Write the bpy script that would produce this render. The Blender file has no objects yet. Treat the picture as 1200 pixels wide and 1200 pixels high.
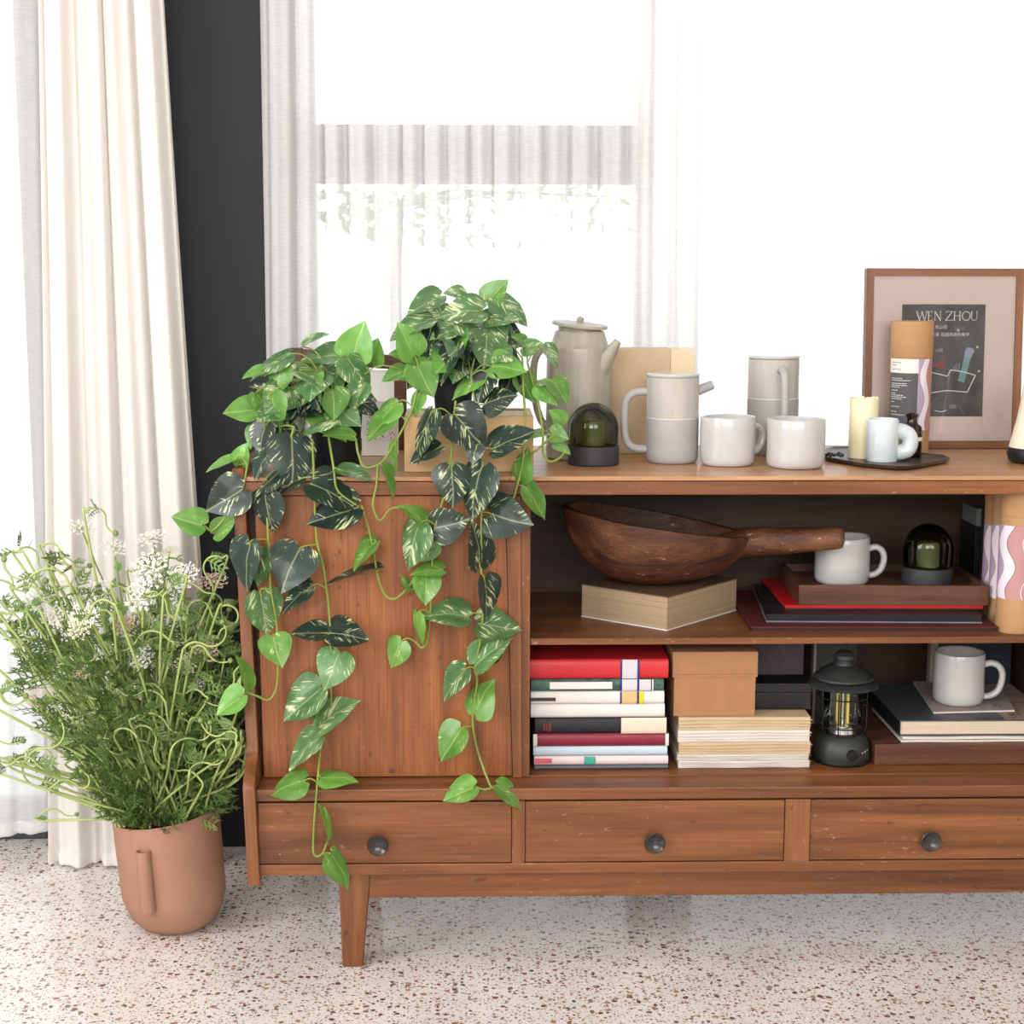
import bpy, bmesh, math, random
from mathutils import Vector, Matrix, noise

random.seed(7)
SC = bpy.context.scene
COL = SC.collection

# ------------------------------------------------------------------ camera
F_PX, PITCH, YAW, ROLL = 1900.0, math.atan(290 / 1900.0), 0.026, 0.002
CAM_Y = -2.55
_R = (Matrix.Rotation(-YAW, 3, 'Z') @ Matrix.Rotation(math.pi / 2 - PITCH, 3, 'X') @ Matrix.Rotation(ROLL, 3, 'Z'))


def ray(px, py):
    return _R @ Vector(((px - 600) / F_PX, -(py - 600) / F_PX, -1.0))


_d = ray(417, 1133)
CAM = Vector((0, CAM_Y, -(_d.z * (-0.03 - CAM_Y) / _d.y)))


def U(px, py, Y):
    """point of the vertical plane y = Y seen at a pixel of the 1200 x 1200 photograph"""
    d = ray(px, py)
    return CAM + d * ((Y - CAM.y) / d.y)


def G(px, py, z):
    """point of the level plane z seen at a pixel"""
    d = ray(px, py)
    return CAM + d * ((z - CAM.z) / d.z)


def pxs(Y):
    """metres per pixel at depth Y"""
    return (Y - CAM_Y) / F_PX * 1.0


cam_data = bpy.data.cameras.new('camera')
cam_data.sensor_width = 36.0
cam_data.lens = 36.0 * F_PX / 1200.0
cam_data.clip_start = 0.05
cam = bpy.data.objects.new('camera', cam_data)
cam.matrix_world = Matrix.Translation(CAM) @ _R.to_4x4()
COL.objects.link(cam)
SC.camera = cam

# ------------------------------------------------------------------ light
SC.view_settings.view_transform = 'Standard'
SC.view_settings.look = 'None'
SC.view_settings.gamma = 1.0
SC.view_settings.use_curve_mapping = False
SC.view_settings.exposure = 0.0
w = bpy.data.worlds.new('overcast_sky')
SC.world = w
w.use_nodes = True
w.node_tree.nodes['Background'].inputs[0].default_value = (0.93, 0.97, 1.0, 1)
w.node_tree.nodes['Background'].inputs[1].default_value = 2.7


def window_light(name, loc, size_x, size_y, rot, power, color):
    l = bpy.data.lights.new(name, 'AREA')
    l.shape = 'RECTANGLE'
    l.size, l.size_y, l.energy, l.color = size_x, size_y, power, color
    o = bpy.data.objects.new(name, l)
    o.location, o.rotation_euler = loc, rot
    COL.objects.link(o)
    return o


ROOM_X0, ROOM_X1, ROOM_Y0, ROOM_H = -2.6, 3.4, -5.2, 2.9
# daylight of the two windows in the wall behind the viewer and of the one in the left wall
window_light('daylight_front', (-1.2, ROOM_Y0 + 0.06, 2.1), 1.6, 1.3, (math.radians(90), 0, 0), 78, (0.98, 0.99, 1.0))
window_light('daylight_front', (0.85, ROOM_Y0 + 0.06, 2.1), 1.6, 1.3, (math.radians(90), 0, 0), 62, (0.98, 0.99, 1.0))
window_light('daylight_side', (ROOM_X0 + 0.06, -1.9, 1.8), 1.8, 1.7, (math.radians(90), 0, math.radians(-90)), 80, (0.98, 0.99, 1.0))


# ------------------------------------------------------------------ materials
def lin(c):
    if isinstance(c, str):
        c = tuple(int(c[i:i + 2], 16) for i in (1, 3, 5))
    return tuple(((v / 255) / 12.92 if v <= 10 else (((v / 255) + 0.055) / 1.055) ** 2.4) for v in c) + (1.0,)


MATS = {}


def base_mat(name):
    m = bpy.data.materials.new(name)
    m.use_nodes = True
    MATS[name] = m
    nt = m.node_tree
    return m, nt, nt.nodes['Principled BSDF'], nt.nodes, nt.links


def ramp(nodes, stops, interp='LINEAR'):
    r = nodes.new('ShaderNodeValToRGB')
    r.color_ramp.interpolation = interp
    e = r.color_ramp.elements
    while len(e) < len(stops):
        e.new(0.5)
    for k, (p, c) in enumerate(stops):
        e[k].position = p
        e[k].color = c if len(c) == 4 else tuple(c) + (1,)
    return r


def plain(name, color, rough=0.6, spec=0.35, vary=0.12, scale=25.0, metal=0.0, bump=0.0, coat=0.0, stretch=(1, 1, 1), speck=None):
    """a paint, paper or glaze with a little uneven tone"""
    if name in MATS:
        return MATS[name]
    m, nt, p, N, L = base_mat(name)
    c = lin(color)
    tc = N.new('ShaderNodeTexCoord')
    mp = N.new('ShaderNodeMapping')
    mp.inputs['Scale'].default_value = stretch
    nz = N.new('ShaderNodeTexNoise')
    nz.inputs['Scale'].default_value = scale
    nz.inputs['Detail'].default_value = 4
    L.new(tc.outputs['Object'], mp.inputs[0])
    L.new(mp.outputs[0], nz.inputs['Vector'])
    lo = tuple(v * (1 - vary) for v in c[:3])
    hi = tuple(min(1, v * (1 + vary)) for v in c[:3])
    r = ramp(N, [(0.3, lo), (0.7, hi)])
    L.new(nz.outputs['Fac'], r.inputs[0])
    out = r.outputs[0]
    if speck:
        v = N.new('ShaderNodeTexNoise')
        v.inputs['Scale'].default_value = speck[1]
        L.new(mp.outputs[0], v.inputs['Vector'])
        r2 = ramp(N, [(speck[2], (0, 0, 0)), (speck[2] + 0.04, (1, 1, 1))])
        L.new(v.outputs['Fac'], r2.inputs[0])
        mx = N.new('ShaderNodeMix')
        mx.data_type = 'RGBA'
        L.new(r2.outputs[0], mx.inputs[0])
        L.new(out, mx.inputs[6])
        mx.inputs[7].default_value = lin(speck[0])
        out = mx.outputs[2]
    L.new(out, p.inputs['Base Color'])
    p.inputs['Roughness'].default_value = rough
    p.inputs['Metallic'].default_value = metal
    p.inputs['Specular IOR Level'].default_value = spec
    p.inputs['Coat Weight'].default_value = coat
    p.inputs['Coat Roughness'].default_value = 0.12
    if bump:
        b = N.new('ShaderNodeBump')
        b.inputs['Strength'].default_value = bump
        b.inputs['Distance'].default_value = 0.002
        L.new(nz.outputs['Fac'], b.inputs['Height'])
        L.new(b.outputs[0], p.inputs['Normal'])
    return m


def wood(name, dark, mid, light, axis='X', rough=0.42, scratch=0.5, spec=0.4, bump=0.15, pits=0.5):
    """grain runs along the given axis; pale scratches and dark pores lie on it"""
    if name in MATS:
        return MATS[name]
    m, nt, p, N, L = base_mat(name)
    tc = N.new('ShaderNodeTexCoord')
    oi = N.new('ShaderNodeObjectInfo')
    ad = N.new('ShaderNodeVectorMath')
    ad.operation = 'ADD'
    sc = N.new('ShaderNodeVectorMath')
    sc.operation = 'SCALE'
    cb = N.new('ShaderNodeCombineXYZ')
    for k in range(3):
        L.new(oi.outputs['Random'], cb.inputs[k])
    L.new(cb.outputs[0], sc.inputs[0])
    sc.inputs['Scale'].default_value = 9.0
    L.new(tc.outputs['Object'], ad.inputs[0])
    L.new(sc.outputs[0], ad.inputs[1])

    def nz(s_long, s_across, detail=6, dist=0.0, rgh=0.55):
        mp = N.new('ShaderNodeMapping')
        s = [s_across] * 3
        s['XYZ'.index(axis)] = s_long
        mp.inputs['Scale'].default_value = s
        n = N.new('ShaderNodeTexNoise')
        n.inputs['Scale'].default_value = 1.0
        n.inputs['Detail'].default_value = detail
        n.inputs['Roughness'].default_value = rgh
        n.inputs['Distortion'].default_value = dist
        L.new(ad.outputs[0], mp.inputs[0])
        L.new(mp.outputs[0], n.inputs['Vector'])
        return n

    g1 = nz(1.6, 26, 6, 0.6)          # broad figure
    g2 = nz(7, 260, 3, 0.0)           # fine fibre
    g3 = nz(45, 120, 3, 0.0, 0.75)     # scratches
    g5 = nz(34, 60, 2, 0.0, 0.5)       # dark pits
    g4 = nz(3.5, 6, 4, 0.3)           # worn patches
    r1 = ramp(N, [(0.28, lin(dark)), (0.5, lin(mid)), (0.74, lin(light))])
    L.new(g1.outputs['Fac'], r1.inputs[0])
    r2 = ramp(N, [(0.30, (0.62, 0.58, 0.55)), (0.5, (1, 1, 1)), (0.8, (1.1, 1.1, 1.1))])
    L.new(g2.outputs['Fac'], r2.inputs[0])
    mu = N.new('ShaderNodeMix')
    mu.data_type = 'RGBA'
    mu.blend_type = 'MULTIPLY'
    mu.inputs[0].default_value = 0.75
    L.new(r1.outputs[0], mu.inputs[6])
    L.new(r2.outputs[0], mu.inputs[7])
    r3 = ramp(N, [(0.63, (0, 0, 0)), (0.72, (1, 1, 1))])
    L.new(g3.outputs['Fac'], r3.inputs[0])
    r4 = ramp(N, [(0.42, (0, 0, 0)), (0.62, (1, 1, 1))])
    L.new(g4.outputs['Fac'], r4.inputs[0])
    mm = N.new('ShaderNodeMath')
    mm.operation = 'MULTIPLY'
    L.new(r3.outputs[0], mm.inputs[0])
    L.new(r4.outputs[0], mm.inputs[1])
    ms = N.new('ShaderNodeMath')
    ms.operation = 'MULTIPLY'
    ms.inputs[1].default_value = scratch
    L.new(mm.outputs[0], ms.inputs[0])
    mx = N.new('ShaderNodeMix')
    mx.data_type = 'RGBA'
    L.new(ms.outputs[0], mx.inputs[0])
    L.new(mu.outputs[2], mx.inputs[6])
    mx.inputs[7].default_value = lin((214, 176, 140))
    r5 = ramp(N, [(0.70, (0, 0, 0)), (0.74, (1, 1, 1))])
    L.new(g5.outputs['Fac'], r5.inputs[0])
    mp_ = N.new('ShaderNodeMath')
    mp_.operation = 'MULTIPLY'
    mp_.inputs[1].default_value = pits
    L.new(r5.outputs[0], mp_.inputs[0])
    md = N.new('ShaderNodeMix')
    md.data_type = 'RGBA'
    L.new(mp_.outputs[0], md.inputs[0])
    L.new(mx.outputs[2], md.inputs[6])
    md.inputs[7].default_value = lin((52, 28, 16))
    L.new(md.outputs[2], p.inputs['Base Color'])
    p.inputs['Roughness'].default_value = rough
    p.inputs['Specular IOR Level'].default_value = spec
    b = N.new('ShaderNodeBump')
    b.inputs['Strength'].default_value = bump
    b.inputs['Distance'].default_value = 0.001 if bump < 0.3 else 0.004
    L.new((g2 if bump < 0.3 else g3).outputs['Fac'], b.inputs['Height'])
    L.new(b.outputs[0], p.inputs['Normal'])
    return m


def thin_glass(name, tint, fres=1.45, rough=0.02):
    m, nt, p, N, L = base_mat(name)
    N.remove(p)
    t = N.new('ShaderNodeBsdfTransparent')
    t.inputs[0].default_value = tint + (1,)
    g = N.new('ShaderNodeBsdfGlossy')
    g.inputs['Roughness'].default_value = rough
    f = N.new('ShaderNodeFresnel')
    f.inputs[0].default_value = fres
    mx = N.new('ShaderNodeMixShader')
    L.new(f.outputs[0], mx.inputs[0])
    L.new(t.outputs[0], mx.inputs[1])
    L.new(g.outputs[0], mx.inputs[2])
    L.new(mx.outputs[0], N['Material Output'].inputs[0])
    return m


def sheer(name, color, see_through, transl):
    """loosely woven cloth: some light passes the weave straight, some is scattered through it"""
    m, nt, p, N, L = base_mat(name)
    N.remove(p)
    tc = N.new('ShaderNodeTexCoord')
    mp = N.new('ShaderNodeMapping')
    mp.inputs['Scale'].default_value = (40, 40, 900)
    nz = N.new('ShaderNodeTexNoise')
    nz.inputs['Scale'].default_value = 1.0
    nz.inputs['Detail'].default_value = 3
    L.new(tc.outputs['Object'], mp.inputs[0])
    L.new(mp.outputs[0], nz.inputs['Vector'])
    mr = N.new('ShaderNodeMapRange')
    mr.inputs[1].default_value, mr.inputs[2].default_value = 0.3, 0.7
    mr.inputs[3].default_value, mr.inputs[4].default_value = see_through * 0.75, see_through * 1.25
    L.new(nz.outputs['Fac'], mr.inputs[0])
    d = N.new('ShaderNodeBsdfDiffuse')
    d.inputs[0].default_value = lin(color)
    t = N.new('ShaderNodeBsdfTranslucent')
    t.inputs[0].default_value = lin(color)
    s = N.new('ShaderNodeBsdfTransparent')
    m1 = N.new('ShaderNodeMixShader')
    m1.inputs[0].default_value = transl
    L.new(d.outputs[0], m1.inputs[1])
    L.new(t.outputs[0], m1.inputs[2])
    m2 = N.new('ShaderNodeMixShader')
    L.new(mr.outputs[0], m2.inputs[0])
    L.new(m1.outputs[0], m2.inputs[1])
    L.new(s.outputs[0], m2.inputs[2])
    L.new(m2.outputs[0], N['Material Output'].inputs[0])
    return m


def terrazzo():
    m, nt, p, N, L = base_mat('terrazzo')
    tc = N.new('ShaderNodeTexCoord')
    nd = N.new('ShaderNodeTexNoise')
    nd.inputs['Scale'].default_value = 120
    L.new(tc.outputs['Object'], nd.inputs['Vector'])
    mxv = N.new('ShaderNodeMix')
    mxv.data_type = 'RGBA'
    mxv.blend_type = 'LINEAR_LIGHT'
    mxv.inputs[0].default_value = 0.004
    L.new(tc.outputs['Object'], mxv.inputs[6])
    L.new(nd.outputs['Color'], mxv.inputs[7])
    g = N.new('ShaderNodeTexNoise')
    g.inputs['Scale'].default_value = 5
    g.inputs['Detail'].default_value = 5
    L.new(tc.outputs['Object'], g.inputs['Vector'])
    rb = ramp(N, [(0.3, lin((222, 215, 211))), (0.7, lin((240, 235, 232)))])
    L.new(g.outputs['Fac'], rb.inputs[0])
    cur = rb.outputs[0]
    for scale, keep, size, cols in ((80, 0.24, 0.40, [(0, (146, 96, 74)), (0.30, (176, 134, 108)), (0.55, (118, 72, 58)), (0.78, (126, 124, 126)), (0.9, (80, 84, 90))]),
                                    (145, 0.32, 0.40, [(0, (166, 122, 100)), (0.3, (140, 92, 74)), (0.6, (196, 160, 138)), (0.85, (112, 110, 114))]),
                                    (290, 0.32, 0.42, [(0, (178, 142, 122)), (0.5, (150, 110, 94)), (0.8, (136, 132, 132))])):
        v = N.new('ShaderNodeTexVoronoi')
        v.voronoi_dimensions = '2D'
        v.inputs['Scale'].default_value = scale
        L.new(mxv.outputs[2], v.inputs['Vector'])
        sep = N.new('ShaderNodeSeparateColor')
        L.new(v.outputs['Color'], sep.inputs[0])
        # chip radius differs from cell to cell; many cells hold none
        mr = N.new('ShaderNodeMapRange')
        mr.inputs[1].default_value, mr.inputs[2].default_value = 1 - keep, 1.0
        mr.inputs[3].default_value, mr.inputs[4].default_value = size * 0.45, size
        L.new(sep.outputs[0], mr.inputs[0])
        lt = N.new('ShaderNodeMath')
        lt.operation = 'LESS_THAN'
        L.new(v.outputs['Distance'], lt.inputs[0])
        L.new(mr.outputs[0], lt.inputs[1])
        gt = N.new('ShaderNodeMath')
        gt.operation = 'GREATER_THAN'
        gt.inputs[1].default_value = 1 - keep
        L.new(sep.outputs[0], gt.inputs[0])
        mu = N.new('ShaderNodeMath')
        mu.operation = 'MULTIPLY'
        L.new(lt.outputs[0], mu.inputs[0])
        L.new(gt.outputs[0], mu.inputs[1])
        rc = ramp(N, [(a, lin(c)) for a, c in cols], 'CONSTANT')
        L.new(sep.outputs[1], rc.inputs[0])
        mx = N.new('ShaderNodeMix')
        mx.data_type = 'RGBA'
        L.new(mu.outputs[0], mx.inputs[0])
        L.new(cur, mx.inputs[6])
        L.new(rc.outputs[0], mx.inputs[7])
        cur = mx.outputs[2]
    L.new(cur, p.inputs['Base Color'])
    p.inputs['Roughness'].default_value = 0.12
    p.inputs['Specular IOR Level'].default_value = 0.8
    return m


WH = wood('cabinet_wood_level', (86, 49, 26), (122, 74, 41), (148, 95, 56), 'X')
WV = wood('cabinet_wood_upright', (86, 49, 26), (122, 74, 41), (148, 95, 56), 'Z')
WD = wood('cabinet_wood_door', (106, 60, 30), (142, 84, 45), (168, 106, 60), 'Z', rough=0.38, scratch=0.35)
WY = wood('cabinet_wood_deep', (112, 60, 32), (148, 86, 50), (172, 106, 64), 'Y')
WI = wood('cabinet_wood_inside', (46, 30, 21), (66, 44, 31), (82, 56, 39), 'X', rough=0.5, scratch=0.1)  # dark brown inside wood, darkened further to put the recesses' shade into its colour
WTOP = wood('cabinet_wood_top', (150, 106, 72), (176, 130, 92), (196, 152, 112), 'X', rough=0.3, scratch=0.3)


# ------------------------------------------------------------------ mesh helpers
class MB:
    """collects shapes in world coordinates; build() links them as ONE mesh object"""

    def __init__(s):
        s.v, s.f, s.uv = [], [], {}

    def add(s, vs, fs):
        o = len(s.v)
        s.v += [Vector(v) for v in vs]
        s.f += [tuple(i + o for i in f) for f in fs]
        return s

    def box(s, x0, x1, y0, y1, z0, z1, rz=0.0, bev=0.0):
        c = Vector(((x0 + x1) / 2, (y0 + y1) / 2, (z0 + z1) / 2))
        bm = bmesh.new()
        bmesh.ops.create_cube(bm, size=1.0)
        for v in bm.verts:
            v.co = Vector((v.co.x * (x1 - x0), v.co.y * (y1 - y0), v.co.z * (z1 - z0)))
        if bev:
            bmesh.ops.bevel(bm, geom=list(bm.edges), offset=bev, segments=2, affect='EDGES', profile=0.5)
        M = Matrix.Translation(c) @ Matrix.Rotation(rz, 4, 'Z')
        s.bm(bm, M)
        return s

    def bm(s, bm, M=None):
        bm.verts.ensure_lookup_table()
        bm.verts.index_update()
        s.add([(M @ v.co) if M else v.co.copy() for v in bm.verts], [tuple(v.index for v in f.verts) for f in bm.faces])
        bm.free()

    def hexa(s, lo, hi):
        """solid between two quads given in the same turning order"""
        s.add(list(lo) + list(hi), [(3, 2, 1, 0), (4, 5, 6, 7), (0, 1, 5, 4), (1, 2, 6, 5), (2, 3, 7, 6), (3, 0, 4, 7)])
        return s

    def lathe(s, c, prof, seg=40, wob=0.0, wz=0.0, seed=0.0, squash=1.0):
        """prof = [(r, z)], open or closed at r = 0"""
        c = Vector(c)
        rings = []
        for (r, z) in prof:
            if r < 1e-6:
                s.v.append(c + Vector((0, 0, z)))
                rings.append([len(s.v) - 1])
            else:
                ids = []
                for k in range(seg):
                    a = 2 * math.pi * k / seg
                    rr = r
                    zz = z
                    if wob:
                        rr *= 1 + wob * noise.noise(Vector((math.cos(a) * 1.3 + seed, math.sin(a) * 1.3, z * 22 + seed)))
                    if wz:
                        zz += wz * noise.noise(Vector((math.cos(a) + seed, math.sin(a) + 3, seed))) * min(1, max(0, z) * 20)
                    s.v.append(c + Vector((rr * math.cos(a), rr * math.sin(a) * squash, zz)))
                    ids.append(len(s.v) - 1)
                rings.append(ids)
        for A, B in zip(rings, rings[1:]):
            if len(A) == 1 and len(B) == 1:
                continue
            for k in range(seg):
                k2 = (k + 1) % seg
                if len(A) == 1:
                    s.f.append((A[0], B[k2], B[k]))
                elif len(B) == 1:
                    s.f.append((A[k], A[k2], B[0]))
                else:
                    s.f.append((A[k], A[k2], B[k2], B[k]))
        return s

    def tube(s, pts, rad, seg=10, cap=True, flat=1.0):
        pts = [Vector(p) for p in pts]
        n = len(pts)
        rs = rad if isinstance(rad, (list, tuple)) else [rad] * n
        up = None
        rings = []
        for i in range(n):
            t = (pts[min(i + 1, n - 1)] - pts[max(i - 1, 0)])
            if t.length < 1e-9:
                t = Vector((0, 0, 1))
            t.normalize()
            if up is None:
                up = t.orthogonal().normalized() if abs(t.y) > 0.9 else (Vector((0, 1, 0)) - t * t.y).normalized()
            else:
                up = (up - t * up.dot(t))
                up = up.normalized() if up.length > 1e-6 else t.orthogonal().normalized()
            sd = t.cross(up)
            ids = []
            for k in range(seg):
                a = 2 * math.pi * k / seg
                s.v.append(pts[i] + up * (math.cos(a) * rs[i] * flat) + sd * (math.sin(a) * rs[i]))
                ids.append(len(s.v) - 1)
            rings.append(ids)
        for A, B in zip(rings, rings[1:]):
            for k in range(seg):
                k2 = (k + 1) % seg
                s.f.append((A[k], A[k2], B[k2], B[k]))
        if cap:
            s.f.append(tuple(reversed(rings[0])))
            s.f.append(tuple(rings[-1]))
        return s

    def prism(s, poly, axis, a, b):
        """poly = outline in the two other axes (in xyz order) pushed from a to b along axis"""
        n = len(poly)

        def P(q, h):
            q = list(q)
            q.insert('XYZ'.index(axis), h)
            return Vector(q)
        o = len(s.v)
        s.v += [P(q, a) for q in poly] + [P(q, b) for q in poly]
        s.f.append(tuple(o + k for k in range(n)))
        s.f.append(tuple(o + n + k for k in reversed(range(n))))
        for k in range(n):
            k2 = (k + 1) % n
            s.f.append((o + k, o + n + k, o + n + k2, o + k2))
        return s

    def build(s, name, m, parent=None, smooth=None, loc=None):
        """smooth = angle in degrees below which neighbouring faces shade as one"""
        org = parent_world(parent) if parent else Vector(loc or (0, 0, 0))
        me = bpy.data.meshes.new(name)
        me.from_pydata([v - org for v in s.v], [], s.f)
        bm = bmesh.new()
        bm.from_mesh(me)
        bmesh.ops.recalc_face_normals(bm, faces=bm.faces)
        if smooth:
            lim = math.radians(smooth)
            for f in bm.faces:
                f.smooth = True
            for e in bm.edges:
                if len(e.link_faces) == 2 and e.calc_face_angle(0) > lim:
                    e.smooth = False
        bm.to_mesh(me)
        bm.free()
        me.materials.append(MATS[m] if isinstance(m, str) else m)
        o = bpy.data.objects.new(name, me)
        COL.objects.link(o)
        if parent:
            o.parent = parent
        else:
            o.location = org
        return o


_ORG = {}


def parent_world(p):
    v = Vector((0, 0, 0))
    while p is not None:
        v = v + p.location
        p = p.parent
    return v


def tag(o, label=None, cat=None, group=None, kind=None):
    if label:
        o['label'] = label
    if cat:
        o['category'] = cat
    if group:
        o['group'] = group
    if kind:
        o['kind'] = kind
    return o


def thing(name, loc, label, cat, group=None):
    o = bpy.data.objects.new(name, None)
    o.empty_display_size = 0.05
    o.location = loc
    COL.objects.link(o)
    return tag(o, label, cat, group)


def structure(o):
    o['kind'] = 'structure'
    return o


def smooth_path(pts, n=8):
    """Catmull-Rom through the points"""
    pts = [Vector(p) for p in pts]
    if len(pts) < 3:
        return pts
    P = [pts[0] * 2 - pts[1]] + pts + [pts[-1] * 2 - pts[-2]]
    out = []
    for i in range(1, len(P) - 2):
        a, b, c, d = P[i - 1], P[i], P[i + 1], P[i + 2]
        for k in range(n):
            t = k / n
            out.append(0.5 * ((2 * b) + (c - a) * t + (2 * a - 5 * b + 4 * c - d) * t * t + (3 * b - a - 3 * c + d) * t ** 3))
    out.append(pts[-1])
    return out


def text_mesh(body, size, depth=0.0, font=None, align='CENTER', squeeze=1.0):
    cu = bpy.data.curves.new('lettering', 'FONT')
    cu.body = body
    cu.size = size
    cu.extrude = depth
    cu.align_x = align
    o = bpy.data.objects.new('lettering', cu)
    COL.objects.link(o)
    dg = bpy.context.evaluated_depsgraph_get()
    me = bpy.data.meshes.new_from_object(o.evaluated_get(dg))
    bpy.data.objects.remove(o)
    for v in me.vertices:
        v.co.x *= squeeze
    return me


def text_part(name, body, size, at, m, parent, rot=(math.pi / 2, 0, 0), squeeze=1.0):
    me = text_mesh(body, size, squeeze=squeeze)
    me.materials.clear()
    me.materials.append(MATS[m] if isinstance(m, str) else m)
    o = bpy.data.objects.new(name, me)
    COL.objects.link(o)
    o.parent = parent
    o.location = Vector(at) - parent_world(parent)
    o.rotation_euler = rot
    return o

# ================================================================== the room
FLOOR_M = terrazzo()
plain('wall_black', (33, 34, 38), rough=0.75, vary=0.08, scale=6)
plain('wall_white', (232, 228, 222), rough=0.85, vary=0.03, scale=4)
plain('frame_dark', (72, 74, 78), rough=0.45, vary=0.06)
plain('terrace_stone', (196, 194, 190), rough=0.8, vary=0.08)
GLASS = thin_glass('window_glass', (0.97, 0.98, 0.98))
WY0, WY1 = 0.53, 0.68            # room face and outer face of the back wall
WIN_TOP = 2.5
xj1 = U(50, 600, WY0).x          # right jamb of the window behind the flowers
xj2 = U(343, 300, WY0).x         # left jamb of the window behind the sideboard
xw1, xw2 = -2.35, 2.5

structure(MB().box(ROOM_X0 - 0.1, ROOM_X1 + 0.1, ROOM_Y0 - 0.1, WY1, -0.06, 0.0).build('floor', FLOOR_M))
structure(MB().box(ROOM_X0 - 0.1, ROOM_X1 + 0.1, ROOM_Y0 - 0.1, WY1, ROOM_H, ROOM_H + 0.1).build('ceiling', 'wall_white'))
wb = MB()
wb.box(xj1, xj2, WY0, WY1, 0, ROOM_H)
wb.box(ROOM_X0, xw1, WY0, WY1, 0, ROOM_H)
wb.box(xw2, ROOM_X1, WY0, WY1, 0, ROOM_H)
wb.box(xw1, xj1, WY0, WY1, WIN_TOP, ROOM_H)
wb.box(xj2, xw2, WY0, WY1, WIN_TOP, ROOM_H)
structure(wb.build('wall_back', 'wall_black'))
structure(MB().box(ROOM_X0 - 0.1, ROOM_X0, ROOM_Y0, WY1, 0, ROOM_H).build('wall_left', 'wall_white'))
structure(MB().box(ROOM_X1, ROOM_X1 + 0.1, ROOM_Y0, WY1, 0, ROOM_H).build('wall_right', 'wall_white'))
structure(MB().box(ROOM_X0, ROOM_X1, ROOM_Y0 - 0.1, ROOM_Y0, 0, ROOM_H).build('wall_front', 'wall_white'))
structure(MB().box(ROOM_X0 - 1.5, ROOM_X1 + 1.5, WY1, 4.0, -0.10, -0.04).build('terrace', 'terrace_stone'))


def window(name, x0, x1, bars_v, bars_h):
    """bars_v = [(x0, x1, z0, z1)], bars_h the same: stiles, mullions, transoms; panes fill what is left"""
    root = bpy.data.objects.new(name, None)
    root.location = ((x0 + x1) / 2, 0.60, 0)
    COL.objects.link(root)
    structure(root)
    for (a, b, c, d) in bars_v:
        MB().box(a, b, 0.575, 0.625, c, d, bev=0.004).build('mullion', 'frame_dark', root)
    for (a, b, c, d) in bars_h:
        MB().box(a, b, 0.58, 0.62, c, d, bev=0.004).build('transom', 'frame_dark', root)
    return root


fr = 0.05
zt0, zt1 = U(560, 216, 0.6).z, U(560, 147, 0.6).z
xm0, xm1 = U(744, 300, 0.6).x, U(764, 300, 0.6).x
xs = U(372, 300, 0.6).x
xm2 = xm1 + 1.05
w2 = window('window_2', xj2, xw2,
            [(xj2, xs, 0, WIN_TOP), (xm0, xm1, 0.06, WIN_TOP - fr), (xm2, xm2 + 0.05, 0.06, WIN_TOP - fr), (xw2 - fr, xw2, 0, WIN_TOP)],
            [(xs, xw2 - fr, WIN_TOP - fr, WIN_TOP), (xs, xw2 - fr, 0, 0.06), (xs, xm0, zt0, zt1)])
for (a, b, c, d) in ((xs, xm0, 0.06, zt0), (xs, xm0, zt1, WIN_TOP - fr), (xm1, xm2, 0.06, WIN_TOP - fr), (xm2 + 0.05, xw2 - fr, 0.06, WIN_TOP - fr)):
    MB().box(a, b, 0.598, 0.602, c, d).build('pane', GLASS, w2)
xq = (xw1 + xj1) / 2
w1 = window('window_1', xw1, xj1,
            [(xw1, xw1 + fr, 0, WIN_TOP), (xq - 0.03, xq + 0.03, 0.08, WIN_TOP - fr), (xj1 - 0.03, xj1, 0, WIN_TOP)],
            [(xw1 + fr, xj1 - 0.03, WIN_TOP - fr, WIN_TOP), (xw1 + fr, xj1 - 0.03, 0, 0.08)])
for (a, b) in ((xw1 + fr, xq - 0.03), (xq + 0.03, xj1 - 0.03)):
    MB().box(a, b, 0.598, 0.602, 0.08, WIN_TOP - fr).build('pane', GLASS, w1)

# ------------------------------------------------------------------ curtains
sheer('sheer_white', (247, 246, 245), 0.25, 0.46)
sheer('linen_cream', (249, 245, 239), 0.05, 0.28)


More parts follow.
